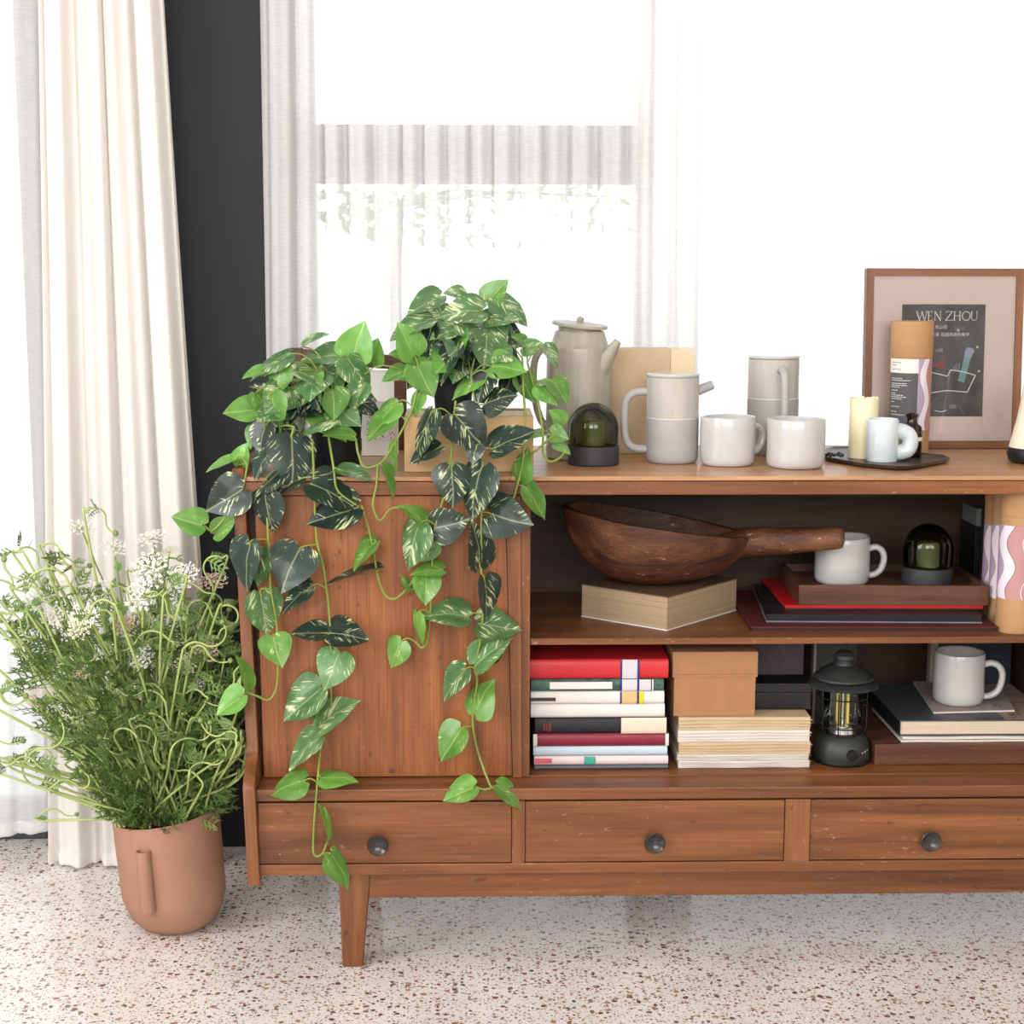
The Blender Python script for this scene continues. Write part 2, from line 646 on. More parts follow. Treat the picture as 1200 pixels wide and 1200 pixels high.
def curtain(name, top, bot, z0, z1, y_top, y_bot, amp, waves, m, label, seed=0.0, hem_lift=None, nx=260, nz=46):
    """hangs from z1 to z0; top and bot = (left x, right x); pleats deepen and wander downwards"""
    root = thing(name, ((bot[0] + bot[1]) / 2, (y_top + y_bot) / 2, z0), label, 'curtain')
    b = MB()
    for j in range(nz + 1):
        t = j / nz
        for i in range(nx + 1):
            u = i / nx
            uu = u + 0.035 * noise.noise(Vector((u * 4 + seed, t * 0.7, seed))) + 0.012 * noise.noise(Vector((u * 11, t * 1.6, seed + 5)))
            x = top[0] + (top[1] - top[0]) * u
            x += (bot[0] + (bot[1] - bot[0]) * u - x) * (t ** 1.3)
            ph = 2 * math.pi * waves * uu
            k = amp * (0.75 + 0.25 * t) * (0.55 + 0.8 * abs(noise.noise(Vector((u * 5 + seed, 7.1, t * 0.4)))))
            y = y_top + (y_bot - y_top) * t + k * math.sin(ph) + 0.35 * k * math.sin(2.7 * ph + seed + t)
            x += 0.006 * math.cos(ph) * amp / 0.02
            z = z1 + (z0 - z1) * t
            if hem_lift:
                z += hem_lift(u) * t ** 6
            b.v.append(Vector((x, y, z)))
    for j in range(nz):
        for i in range(nx):
            a = j * (nx + 1) + i
            b.f.append((a, a + 1, a + nx + 2, a + nx + 1))
    b.build('cloth', m, root, smooth=180)
    # a rolled hem along the bottom
    path = [b.v[nz * (nx + 1) + i] + Vector((0, -0.001, 0.004)) for i in range(0, nx + 1, 2)]
    hb = MB()
    for i, p in enumerate(path):
        hb.v += [p + Vector((0, -0.001, 0)), p + Vector((0, -0.001, 0.022))]
    for i in range(len(path) - 1):
        hb.f.append((2 * i, 2 * i + 2, 2 * i + 3, 2 * i + 1))
    hb.build('hem', m, root, smooth=180)
    return root


ZC = 2.42
yc = 0.475
curtain('sheer_curtain', (U(305, 100, yc).x, U(817, 100, yc).x), (U(308, 500, yc).x, U(818, 500, yc).x), 0.006, ZC, yc, yc, 0.016, 17, 'sheer_white',
        'white sheer curtain behind the potted pothos, overlapping its neighbour beside the tall jug', 1.3)
curtain('sheer_curtain', (U(742, 100, yc + 0.03).x, 1.95), (U(764, 500, yc + 0.03).x, 1.95), 0.006, ZC, yc + 0.028, yc + 0.028, 0.011, 24, 'sheer_white',
        'white sheer curtain hanging behind the mugs and the framed poster', 4.2)
yl = 0.45
curtain('linen_curtain', (U(50, 0, yl).x, U(196, 0, yl).x - 0.03), (U(56, 1000, yl).x, U(262, 1000, yl).x), 0.004, ZC, yl + 0.01, yl - 0.02, 0.020, 4.3, 'linen_cream',
        'cream linen curtain with full-length folds behind the terracotta flower pot', 2.7)
curtain('sheer_curtain', (-2.2, U(56, 0, 0.49).x), (-2.2, U(58, 900, 0.49).x), 0.02, ZC, 0.49, 0.49, 0.014, 20, 'sheer_white',
        'white sheer curtain over the glass door next to the cream linen curtain', 8.8, hem_lift=lambda u: 0.03 * max(0, u - 0.8) * 5)

# ================================================================== the sideboard
YU = 0.0                                   # plane of the sliding doors
zL = U(450, 912, YU).z                     # ledge level
YL = G(450, 925, zL).y                     # drawer front plane
zT = U(900, 558.2, -0.010).z               # top surface
D_BACK = 0.435
Y_BK = 0.385                               # room-side face of the back panel
X_MID = U(928, 900, YU).x                  # the piece is symmetrical about here


def mir(x):
    return 2 * X_MID - x


side = thing('sideboard', (X_MID, 0.2, 0), 'worn reddish-brown wooden sideboard with sliding door, open shelves and a row of drawers', 'sideboard')
pt, pb = U(273.5, 592, -0.006), U(290.5, 1038, YL - 0.012)


def x_left(z):                              # outer face of the end panel leans a little
    return pt.x + (pb.x - pt.x) * (pt.z - z) / (pt.z - pb.z)


z_pb = pb.z
z_c0, z_c1 = U(284, 922, YL).z, U(286, 876, YU).z
PTH = 0.019


def end_panel(sgn):
    prof = [(D_BACK, z_pb), (YL - 0.012, z_pb), (YL - 0.013, z_c0)]
    for k in range(1, 9):
        t = k / 8
        s = t * t * (3 - 2 * t)
        prof.append((YL - 0.013 + (-0.007 - YL + 0.013) * s, z_c0 + (z_c1 - z_c0) * t))
    prof += [(-0.006, zT + 0.004), (0.0, zT + 0.012), (D_BACK, zT + 0.012)]
    b = MB().prism(prof, 'X', 0, PTH)
    for v in b.v:
        x = x_left(v.z) + v.x
        v.x = x if sgn < 0 else mir(x)
    bm = bmesh.new()
    vs = [bm.verts.new(v) for v in b.v]
    for f in b.f:
        bm.faces.new([vs[i] for i in f])
    bmesh.ops.recalc_face_normals(bm, faces=bm.faces)
    es = [e for e in bm.edges if len(e.link_faces) == 2 and e.calc_face_angle(0) > 1.0]
    bmesh.ops.bevel(bm, geom=es, offset=0.0018, segments=2, affect='EDGES', profile=0.5)
    nb = MB()
    nb.bm(bm)
    nb.build('end_panel', WV, side, smooth=30)


end_panel(-1)
end_panel(1)
xi = x_left(zT) + PTH + 0.001               # inner faces at the top
xil = x_left(zL) + PTH + 0.001
# top board and the rail under its edge
z_lip = U(900, 563.4, -0.010).z
z_r0, z_r1 = U(900, 579.6, -0.012).z, U(900, 564.2, -0.012).z
MB().box(xi, mir(xi), -0.010, D_BACK, z_lip, zT, bev=0.0012).build('top', WTOP, side)
MB().box(xi - 0.004, mir(xi - 0.004), -0.013, 0.012, z_r0, z_r1, bev=0.0012).build('top_rail', WH, side)
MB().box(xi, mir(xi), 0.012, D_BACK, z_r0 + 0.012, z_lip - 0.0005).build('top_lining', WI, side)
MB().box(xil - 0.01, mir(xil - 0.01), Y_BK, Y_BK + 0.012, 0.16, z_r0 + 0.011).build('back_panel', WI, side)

# uprights beside the open shelves
zD0, zD1 = zL + 0.001, U(450, 581, YU).z



def mir2(x):                                # the far upright stands a little further out
    return mir(x) + 0.036


def upright(mirror):
    f = mir2 if mirror else (lambda x: x)
    a0, a1 = U(592.5, 581, YU).x, U(610, 581, YU).x
    b0, b1 = U(601, 911, YU).x, U(611.5, 911, YU).x
    c = U(621, 740, YU).x
    y0, y1 = -0.003, 0.026
    MB().hexa([(f(b0), y0, zD0), (f(b1), y0, zD0), (f(b1), y1, zD0), (f(b0), y1, zD0)],
              [(f(a0), y0, zD1), (f(a1), y0, zD1), (f(a1), y1, zD1), (f(a0), y1, zD1)]).build('upright', WV, side)
    MB().hexa([(f(b1 + 0.0006), y0 + 0.003, zD0), (f(c), y0 + 0.003, zD0), (f(c), y1, zD0), (f(b1 + 0.0006), y1, zD0)],
              [(f(a1 + 0.0006), y0 + 0.003, zD1), (f(c), y0 + 0.003, zD1), (f(c), y1, zD1), (f(a1 + 0.0006), y1, zD1)]).build('upright_bead', WV, side)
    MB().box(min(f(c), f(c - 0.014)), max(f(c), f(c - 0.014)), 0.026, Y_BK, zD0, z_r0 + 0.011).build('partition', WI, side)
    return c


xp = upright(False)
upright(True)
# sliding door panels
for f, g in (((lambda x: x), (lambda x: x)), (mir, mir2)):
    lo = [U(309.5, 910, YU + 0.004), U(600.2, 910, YU + 0.004)]
    hi = [U(298.5, 582, YU + 0.004), U(591.7, 582, YU + 0.004)]
    y0, y1 = 0.004, 0.022
    b = MB().hexa([(f(lo[0].x), y0, zD0 + 0.001), (g(lo[1].x), y0, zD0 + 0.001), (g(lo[1].x), y1, zD0 + 0.001), (f(lo[0].x), y1, zD0 + 0.001)],
                  [(f(hi[0].x), y0, zD1 - 0.001), (g(hi[1].x), y0, zD1 - 0.001), (g(hi[1].x), y1, zD1 - 0.001), (f(hi[0].x), y1, zD1 - 0.001)])
    b.build('sliding_door', WD, side)
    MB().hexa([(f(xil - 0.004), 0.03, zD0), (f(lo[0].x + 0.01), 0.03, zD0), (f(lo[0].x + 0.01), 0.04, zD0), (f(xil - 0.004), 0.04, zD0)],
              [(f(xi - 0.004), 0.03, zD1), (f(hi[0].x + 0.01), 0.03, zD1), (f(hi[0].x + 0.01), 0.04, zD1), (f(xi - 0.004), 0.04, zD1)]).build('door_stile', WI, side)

# shelf between the uprights and the floor board under it
z_sh = U(800, 747.6, 0.006).z
z_sh0 = U(800, 755.2, 0.006).z
MB().box(xp + 0.0005, mir2(xp) - 0.0005, 0.006, Y_BK - 0.0005, z_sh0, z_sh, bev=0.001).build('shelf', WH, side)
MB().box(xp + 0.0005, mir2(xp) - 0.0005, 0.003, 0.007, zL, zL + 0.0022).build('door_track', WH, side)
# ledge, drawer case, apron
z_lf = U(450, 938.8, YL).z
z_d1, z_d0 = U(470, 940.5, YL).z, U(470, 1012.5, YL).z
z_rb = U(470, 1025.5, YL).z
xa = x_left(z_lf) + PTH - 0.0005
MB().box(xa, mir(xa), YL, D_BACK - 0.013, z_lf, zL, bev=0.002).build('ledge', WH, side)
MB().box(xa + 0.001, mir(xa + 0.001), YL + 0.001, D_BACK - 0.013, z_rb, z_d0 - 0.0008, bev=0.0015).build('bottom_rail', WH, side)
MB().box(xa + 0.004, mir(xa + 0.004), YL + 0.03, YL + 0.036, z_d0 - 0.001, z_d1 + 0.001).build('drawer_case', WI, side)
z_ap = U(700, 1050.2, YL + 0.022).z
xap = U(432, 1035, YL + 0.022).x
MB().box(xap, mir(xap), YL + 0.022, YL + 0.042, z_ap, z_rb, bev=0.0015).build('apron', WH, side)

drawers = []
d1 = (xa + 0.002, U(599.5, 980, YL).x)
d2 = (U(615.5, 980, YL).x, U(919, 980, YL).x)
d3 = (mir(d2[1]), mir(d2[0]))
d4 = (mir(d1[1]), mir(d1[0]))
plain('knob_metal', (64, 61, 60), rough=0.22, spec=0.6, vary=0.15, metal=0.55)
plain('knob_screw', (205, 200, 195), rough=0.25, metal=0.9)
for k, (a, b_) in enumerate((d1, d2, d3, d4)):
    dr = MB().box(a, b_, YL + 0.002, YL + 0.03, z_d0 + 0.0008, z_d1 - 0.0008, bev=0.0012).build('drawer', WH, side)
    kc = [U(443, 986, YL), U(766.5, 985.5, YL), None, None][k]
    kx = kc.x if kc else ((a + b_) / 2 if k == 2 else mir(U(443, 986, YL).x))
    if k == 2:
        kx = U(1089, 980, YL).x
    kz = U(766.5, 985.8, YL).z
    kb = MB().lathe((0, 0, 0), [(0.0, 0.0), (0.0075, 0.0), (0.0072, 0.006), (0.0165, 0.011), (0.0168, 0.0135), (0.0152, 0.0155), (0.011, 0.0125), (0.005, 0.0095), (0.0, 0.0092)], 32)
    for v in kb.v:
        v.x, v.y, v.z = kx + v.x, YL + 0.002 - v.z, kz + v.y
    kn = kb.build('knob', 'knob_metal', dr, smooth=40)
for f in ((lambda a, b: (a, b)), (lambda a, b: (mir(b), mir(a)))):
    a, b_ = f(d1[1] + 0.0008, d2[0] - 0.0008)
    MB().box(a, b_, YL, YL + 0.03, z_d0 - 0.0006, z_d1 + 0.001).build('drawer_divider', WV, side)
MB().box(d2[1] + 0.0008, d3[0] - 0.0008, YL, YL + 0.03, z_d0 - 0.0006, z_d1 + 0.001).build('drawer_divider', WV, side)

# four tapered legs
lx0, lx1 = U(396.5, 1030, YL + 0.02).x, U(434.5, 1030, YL + 0.02).x
bx0, bx1 = U(401.5, 1132, -0.03).x, U(425, 1132, -0.03).x
for f in ((lambda x: x), mir):
    for back in (0, 1):
        ty0, ty1 = (YL + 0.018, YL + 0.066) if not back else (D_BACK - 0.08, D_BACK - 0.032)
        by0, by1 = (-0.032, 0.0) if not back else (D_BACK - 0.07, D_BACK - 0.042)
        b = MB().hexa([(f(bx0), by0, 0.0), (f(bx1), by0, 0.0), (f(bx1), by1, 0.0), (f(bx0), by1, 0.0)],
                      [(f(lx0), ty0, z_rb), (f(lx1), ty0, z_rb), (f(lx1), ty1, z_rb), (f(lx0), ty1, z_rb)])
        bm = bmesh.new()
        vs = [bm.verts.new(v) for v in b.v]
        for fc in b.f:
            bm.faces.new([vs[i] for i in fc])
        bmesh.ops.recalc_face_normals(bm, faces=bm.faces)
        bmesh.ops.bevel(bm, geom=list(bm.edges), offset=0.003, segments=2, affect='EDGES', profile=0.5)
        nb = MB()
        nb.bm(bm)
        nb.build('leg', WV, side, smooth=35)

# ================================================================== ceramics and other helpers
plain('stoneware_white', (192, 190, 189), rough=0.25, spec=0.5, vary=0.06, scale=14, coat=0.5)
plain('stoneware_rim', (168, 164, 160), rough=0.4, vary=0.08, scale=60)
plain('stoneware_grey', (168, 166, 165), rough=0.5, spec=0.4, vary=0.06, scale=30)
plain('glaze_grey', (182, 177, 171), rough=0.2, spec=0.5, vary=0.08, scale=18, coat=0.3, stretch=(4, 4, 0.5))
plain('glaze_line', (224, 221, 216), rough=0.25, vary=0.05)
plain('celadon_buff', (164, 157, 143), rough=0.36, spec=0.5, vary=0.2, scale=11, coat=0.15, stretch=(5, 5, 0.7))
plain('pale_blue_glaze', (206, 216, 220), rough=0.12, spec=0.6, vary=0.02, coat=0.5)
plain('kraft_board', (178, 136, 96), rough=0.75, vary=0.06, scale=40)
plain('kraft_brown', (164, 118, 82), rough=0.8, vary=0.05, scale=50)
plain('tan_card', (203, 178, 146), rough=0.7, vary=0.04, scale=20)
plain('tan_card_light', (228, 206, 174), rough=0.7, vary=0.04, scale=20)
plain('pot_black', (24, 24, 27), rough=0.6, vary=0.1)
plain('charcoal_rubber', (52, 51, 54), rough=0.55, vary=0.08, scale=60)
plain('candle_wax', (236, 226, 188), rough=0.45, spec=0.4, vary=0.04, scale=9)
plain('olive_wax', (142, 150, 66), rough=0.45, vary=0.08)
plain('wick', (40, 34, 30), rough=0.9)
plain('paper_white', (224, 220, 214), rough=0.8, vary=0.03)
plain('ink_black', (30, 30, 32), rough=0.6, vary=0.05)
DOME = thin_glass('smoked_olive_glass', (0.42, 0.45, 0.32), 1.5)
AMBER = thin_glass('amber_glass', (0.42, 0.20, 0.07), 1.5)
CLEAR = thin_glass('clear_glass', (0.9, 0.92, 0.92), 1.5)


def stand(px, py, z, r_px):
    """centre of a round thing of radius r_px whose front foot shows at (px, py) on the level z; returns centre, metres per pixel"""
    f = G(px, py, z)
    s = pxs(f.y)
    c = Vector((f.x, f.y + r_px * s, z))
    c.x = U(px, py, c.y).x
    return c, pxs(c.y)


def zat(px, py, Y):
    return U(px, py, Y).z


def mug(px, py, z, r_px, h_px, handle_deg, label, seed, m='stoneware_white', hh=(0.30, 0.80), reach=0.42, hr=0.0058, taper=1.0, group=None):
    c, s = stand(px, py, z, r_px)
    r, h = r_px * s, h_px * s
    t = thing('mug', c, label, 'mug', group)
    th = 0.0042
    prof = [(0, 0), (r * 0.86, 0), (r * 0.93, 0.002), (r * 0.985, 0.007), (r * 1.0, h * 0.2), (r * taper, h * 0.5), (r * taper, h * 0.8), (r * taper * 0.985, h - 0.002), (r * taper * 0.965, h),
            (r * taper - th, h - 0.001), (r * taper - th - 0.001, h * 0.8), (r * taper - th - 0.0005, h * 0.5), (r - th - 0.001, h * 0.2), (r * 0.8, 0.007), (0, 0.006)]
    MB().lathe(c, prof, 48, wob=0.035, wz=0.0018, seed=seed).build('body', m, t, smooth=50)
    a = math.radians(handle_deg)
    dx, dy = math.cos(a), math.sin(a)
    R = h * reach
    z0, z1 = h * hh[0], h * hh[1]
    rr = r * taper - 0.002
    pts = [(rr, z1), (rr + R * 0.45, z1 + h * 0.03), (rr + R * 0.85, z1 - h * 0.05), (rr + R, (z1 * 0.62 + z0 * 0.38)), (rr + R * 0.82, z0 + h * 0.12), (rr + R * 0.4, z0 + 0.0), (rr - 0.001, z0 - h * 0.02)]
    path = smooth_path([c + Vector((dx * q, dy * q, zz)) for q, zz in pts], 6)
    MB().tube(path, [hr * (1.25 if i in (0, len(path) - 1) else 1.0) for i in range(len(path))], 12, flat=1.25).build('handle', m, t, smooth=60)
    return t


def pillow_box(name, m, parent, x0, x1, y0, y1, z0, z1, bev=0.0012, rz=0.0):
    return MB().box(x0, x1, y0, y1, z0, z1, rz=rz, bev=bev).build(name, m, parent)


# ================================================================== on the sideboard top
# --- tall stoneware jug
c, s = stand(678, 541, zT, 39)
c.y = max(c.y, 0.235)
c = Vector((U(678, 530, c.y).x, c.y, zT))
s = pxs(c.y)
jug = thing('lidded_jug', c, 'tall buff stoneware jug with a flat lid resting askew and a pointed spout', 'jug')
zz = lambda y: zat(678, y, c.y) - zT
H0 = [(36, 0), (38.5, 0.003), (39, zz(500)), (38.5, zz(440)), (38, zz(412)), (37.5, zz(407)), (33.5, zz(403.5)), (30.5, zz(394)), (29, zz(389)), (27.5, zz(387.5)), (26, zz(389)), (27, zz(396)), (33, zz(410)), (34.5, zz(440)), (34.5, 0.008)]
MB().lathe(c, [(0, 0)] + [(a * s, b) for a, b in H0] + [(0, 0.008)], 56).build('body', 'celadon_buff', jug, smooth=35)
sp0, sp1 = U(697, 440, c.y - 0.025), U(724, 400, c.y - 0.045)
pth = [sp0 + Vector((-0.014, 0.024, -0.028)), sp0 + Vector((-0.005, 0.01, -0.012)), sp0.lerp(sp1, 0.25), sp0.lerp(sp1, 0.65), sp1]
MB().tube(smooth_path(pth, 5), [0.006 + 0.0145 * min(1, i / 6) if i < 8 else 0.0205 - (i - 7) * 0.00108 for i in range(21)], 16, flat=0.85).build('spout', 'celadon_buff', jug, smooth=60)
hp = [U(647, 404, c.y), U(634, 410, c.y), U(626, 426, c.y), U(626, 460, c.y), U(633, 490, c.y), U(644, 504, c.y)]
MB().tube(smooth_path(hp, 6), 0.0062, 12).build('handle', 'celadon_buff', jug, smooth=60)
lc = Vector((c.x, c.y, zat(675, 382.5, c.y)))
lb = MB().lathe((0, 0, 0), [(0, -0.012), (24 * s, -0.012), (25 * s, -0.002), (32.5 * s, 0.0), (33 * s, 0.003), (32 * s, 0.0055), (14 * s, 0.0075), (0, 0.008)], 48)
tilt = Matrix.Rotation(math.radians(5.5), 3, 'Y') @ Matrix.Rotation(math.radians(3), 3, 'X')
for v in lb.v:
    v.xyz = tilt @ v + lc
lid = lb.build('lid', 'celadon_buff', jug, smooth=35)
kb = MB().lathe((0, 0, 0), [(0, 0.006), (0.005, 0.006), (0.0065, 0.011), (0.0062, 0.0145), (0.003, 0.0165), (0, 0.017)], 20)
for v in kb.v:
    v.xyz = tilt @ v + lc
kb.build('lid_knob', 'celadon_buff', lid, smooth=50)

# --- tan card box standing behind
yb = 0.30
x0, x1 = U(714, 470, yb).x, U(785, 470, yb).x
x2 = U(813.5, 470, yb).x
zb = zat(760, 408.5, yb)
box = thing('card_box', ((x0 + x2) / 2, yb + 0.03, zT), 'upright tan card slipcase behind the lidded jug and small teapot', 'box')
MB().box(x0, x1, yb, yb + 0.055, zT + 0.0004, zb, bev=0.001).build('sleeve', 'tan_card', box)
MB().box(x1 + 0.0003, x2, yb + 0.0015, yb + 0.0535, zT + 0.0004, zb - 0.001, bev=0.001).build('tray', 'tan_card_light', box)


# --- smoked glass dome lamps
def dome(px, py, z, r_px, y_seam, y_top, label):
    c, s = stand(px, py, z, r_px)
    t = thing('glass_dome_candle', c, label, 'candle', None)
    r = r_px * s
    hs = zat(px, y_seam, c.y) - z
    ht = zat(px, y_top, c.y) - z - 0.004
    MB().lathe(c, [(0, 0), (r * 0.97, 0), (r, 0.0015), (r, hs - 0.001), (r * 0.985, hs), (r * 0.5, hs), (0, hs)], 48).build('base', 'charcoal_rubber', t, smooth=40)
    zc = max(hs + 0.004, ht - r * 1.0)
    R = r * 0.975
    prof = [(R * 0.965, hs + 0.0005), (R * 0.985, hs + 0.004), (R, zc)]
    for k in range(1, 12):
        a = k / 12 * math.pi / 2
        prof.append((R * math.cos(a), zc + (ht - zc) * math.sin(a)))
    prof.append((0, ht))
    MB().lathe(c, prof, 56).build('glass_dome', DOME, t, smooth=70)
    MB().lathe(c, [(0, hs + 0.0005), (r * 0.44, hs + 0.0005), (r * 0.445, hs + (ht - hs) * 0.5), (r * 0.42, hs + (ht - hs) * 0.56), (0, hs + (ht - hs) * 0.56)], 32).build('wax_core', 'olive_wax', t, smooth=40)
    return t


dome(695, 547, zT + 0.0004, 30.5, 521.5, 469, 'smoked glass dome candle on charcoal base in front of the lidded jug')

# --- small two-tone teapot with side handle
c, s = stand(787, 545, zT, 31)
pot = thing('teapot', c, 'short two-tone grey teapot with flat lid, stubby spout and looped side handle', 'teapot')
r = 31 * s
h = zat(787, 441, c.y) - zT
hm = zat(787, 489, c.y) - zT
MB().lathe(c, [(0, 0), (r * 0.86, 0), (r * 0.95, 0.003), (r * 0.99, 0.009), (r, 0.02), (r, hm)], 56).build('lower_body', 'stoneware_grey', pot, smooth=40)
MB().lathe(c, [(r, hm + 0.0001), (r * 1.0, h * 0.75), (r * 1.0, h - 0.001), (r * 0.96, h), (r * 0.9, h - 0.002), (r * 0.9, hm), (0, hm)], 56).build('glazed_upper_body', 'glaze_grey', pot, smooth=40)
MB().lathe(c, [(r * 0.99, hm - 0.0012), (r * 1.008, hm), (r * 0.99, hm + 0.0014)], 56).build('glaze_line', 'glaze_line', pot, smooth=60)
MB().lathe(c, [(0, h + 0.0004), (r * 0.98, h + 0.0004), (r * 1.01, h + 0.002), (r * 1.01, h + 0.0042), (r * 0.97, h + 0.006), (0, h + 0.0066)], 56).build('lid', 'stoneware_white', pot, smooth=40)
hp = [U(758, 459, c.y), U(744, 460, c.y), U(734.5, 468, c.y), U(732, 482, c.y), U(732, 504, c.y), U(735, 518, c.y), U(744, 525, c.y), U(758, 526, c.y)]
MB().tube(smooth_path(hp, 6), 0.0068, 14).build('handle', 'stoneware_grey', pot, smooth=60)
MB().tube([U(815, 459, c.y), U(822, 456, c.y), U(833, 451.5, c.y), U(835.5, 450.5, c.y)], [0.0085, 0.0082, 0.0080, 0.0070], 18).build('spout', 'stoneware_grey', pot, smooth=45)

# --- the taller teapot with its handle towards us
yf = 0.30
c = Vector((U(905.5, 480, yf).x, yf, zT))
s = pxs(yf)
pot = thing('teapot', c, 'tall two-tone teapot behind the two white mugs, handle facing out', 'teapot')
r = 30 * s
h = zat(905, 420, yf) - zT
hm = zat(905, 466, yf) - zT
MB().lathe(c, [(0, 0), (r * 0.9, 0), (r * 0.98, 0.004), (r, 0.012), (r, hm)], 56).build('lower_body', 'stoneware_grey', pot, smooth=40)
MB().lathe(c, [(r, hm + 0.0001), (r, h - 0.001), (r * 0.96, h), (r * 0.9, h - 0.002), (r * 0.9, hm), (0, hm)], 56).build('glazed_upper_body', 'glaze_grey', pot, smooth=40)
MB().lathe(c, [(r * 0.99, hm - 0.0016), (r * 1.008, hm), (r * 0.99, hm + 0.0018)], 56).build('glaze_line', 'glaze_line', pot, smooth=60)
MB().lathe(c, [(0, h + 0.0004), (r * 0.98, h + 0.0004), (r * 1.015, h + 0.002), (r * 1.015, h + 0.004), (r * 0.97, h + 0.006), (0, h + 0.0066)], 56).build('lid', 'stoneware_white', pot, smooth=40)
hx = U(910, 450, yf).x - c.x
hp = [(0.004, -r * 0.96, zat(905, 433, yf) - zT), (hx * 0.7, -r - 0.018, zat(905, 431, yf) - zT), (hx, -r - 0.032, zat(905, 440, yf) - zT), (hx * 1.05, -r - 0.035, zat(905, 462, yf) - zT), (hx * 1.05, -r - 0.035, zat(905, 490, yf) - zT), (hx * 0.9, -r - 0.028, 0.035), (hx * 0.6, -r * 0.97, 0.03)]
MB().tube(smooth_path([c + Vector(p) for p in hp], 6), 0.0068, 14).build('handle', 'stoneware_grey', pot, smooth=60)

mug(852, 548, zT + 0.0004, 32.5, 57, 22, 'white wobbly mug with its handle turned towards the neighbouring mug', 3.1, hh=(0.25, 0.74), reach=0.30)
mug(932, 551, zT + 0.0004, 34, 57.5, 100, 'white wobbly mug showing no handle, beside the dark wooden tray', 9.4)

# --- dark wooden tray with candle, chunky mug, bottle
plain('tray_dark', (58, 42, 36), rough=0.35, spec=0.5, vary=0.35, scale=18, bump=0.4, stretch=(1, 3, 1))
pA, pB, pC, pD = G(963, 541, zT), G(1060, 552, zT), G(1112, 543, zT), G(1062, 529, zT)
tray = thing('wooden_tray', ((pA + pC) / 2), 'thin dark carved wooden tray under the candle and pale blue mug', 'tray')
outline = [(966, 540), (1010, 548), (1050, 551.5), (1068, 551), (1090, 547), (1108, 543.5), (1113, 541), (1106, 538), (1085, 536), (1062, 533), (1030, 529.5), (1000, 528), (975, 528), (966, 531)]
pts = [G(a, b_, zT + 0.001) for a, b_ in outline]
n = len(pts)
ctr = sum(pts, Vector()) / n
tb = MB()
for z_, k in ((0.0006, 0.93), (0.004, 0.985), (0.0105, 1.0), (0.0110, 0.985), (0.0085, 0.955), (0.0070, 0.92)):
    tb.v += [Vector((ctr.x + (p.x - ctr.x) * k, ctr.y + (p.y - ctr.y) * k, zT + z_ * 0.8)) for p in pts]
for a in range(5):
    for k in range(n):
        tb.f.append((a * n + k, a * n + (k + 1) % n, (a + 1) * n + (k + 1) % n, (a + 1) * n + k))
tb.f.append(tuple(range(n)))
tb.f.append(tuple(5 * n + k for k in range(n)))
tb.build('tray_body', 'tray_dark', tray, smooth=40)
zTr = zT + 0.0070 * 0.8 + 0.0003
c, s = stand(1010.5, 538, zTr, 17)
cd = thing('pillar_candle', c, 'cream pillar candle with a chipped rim on the dark tray', 'candle')
r = 17 * s
h = zat(1010, 466, c.y) - zTr
cb = MB()
seg = 40
prof = [(0, 0), (r * 0.98, 0), (r, 0.002), (r * 0.985, h * 0.5), (r * 0.99, h), (r * 0.9, h), (r * 0.85, h - 0.005), (0, h - 0.007)]
cb.lathe(c, prof, seg)
for v in cb.v:
    rr = (Vector((v.x, v.y, 0)) - Vector((c.x, c.y, 0))).length
    if rr > r * 0.88 and v.z > c.z + h - 0.003:
        v.z += 0.0035 * noise.noise(Vector((v.x * 160, v.y * 160, 3)))
cb.build('wax', 'candle_wax', cd, smooth=45)
MB().tube([c + Vector((0, 0, h - 0.008)), c + Vector((0.001, 0, h + 0.001))], 0.0008, 6).build('wick', 'wick', cd)

c, s = stand(1033, 542, zTr, 18.5)
ck = thing('chunky_mug', c, 'glossy pale blue mug with a fat rounded handle on the dark tray', 'mug')
r = 18.8 * s
h = zat(1033, 490.5, c.y) - zTr
MB().lathe(c, [(0, 0), (r * 0.95, 0), (r, 0.003), (r * 1.0, h * 0.6), (r * 1.0, h - 0.004), (r * 0.96, h - 0.001), (r * 0.9, h), (r * 0.84, h - 0.002), (r * 0.82, 0.006), (0, 0.006)], 48).build('body', 'pale_blue_glaze', ck, smooth=50)
hp = [U(1047, 505, c.y), U(1056, 505.5, c.y), U(1064.5, 510, c.y), U(1066.5, 519, c.y), U(1063, 527, c.y), U(1054, 530, c.y), U(1046, 529.5, c.y)]
MB().tube(smooth_path(hp, 6), 0.0136, 18).build('handle', 'pale_blue_glaze', ck, smooth=70)

cy = G(1068, 536, zTr).y + 0.012
c = Vector((U(1067.5, 520, cy).x, cy, zTr))
s = pxs(cy)
bt = thing('amber_bottle', c, 'small brown glass bottle behind the pale blue mug', 'bottle')
z_ = lambda y: zat(1067, y, cy) - zTr
MB().lathe(c, [(0, 0), (11 * s, 0), (12.5 * s, 0.002), (12.5 * s, z_(505)), (11.5 * s, z_(500)), (7 * s, z_(496.5)), (6 * s, z_(494)), (6 * s, z_(489)), (7.2 * s, z_(488.5)), (7.2 * s, z_(485)), (5 * s, z_(484.5)), (4.6 * s, z_(494))], 36).build('glass_body', AMBER, bt, smooth=40)
plain('amber_fill', (58, 34, 22), rough=0.3)
MB().lathe(c, [(0, 0.002), (11.3 * s, 0.002), (11.3 * s, z_(507)), (0, z_(507))], 28).build('liquid', 'amber_fill', bt, smooth=40)
lb = MB()
for k in range(13):
    a = -math.pi * (0.06 + 0.62 * k / 12)
    for zq in (z_(516), z_(511.5)):
        lb.v.append(c + Vector((math.cos(a) * 12.8 * s, math.sin(a) * 12.8 * s, zq)))
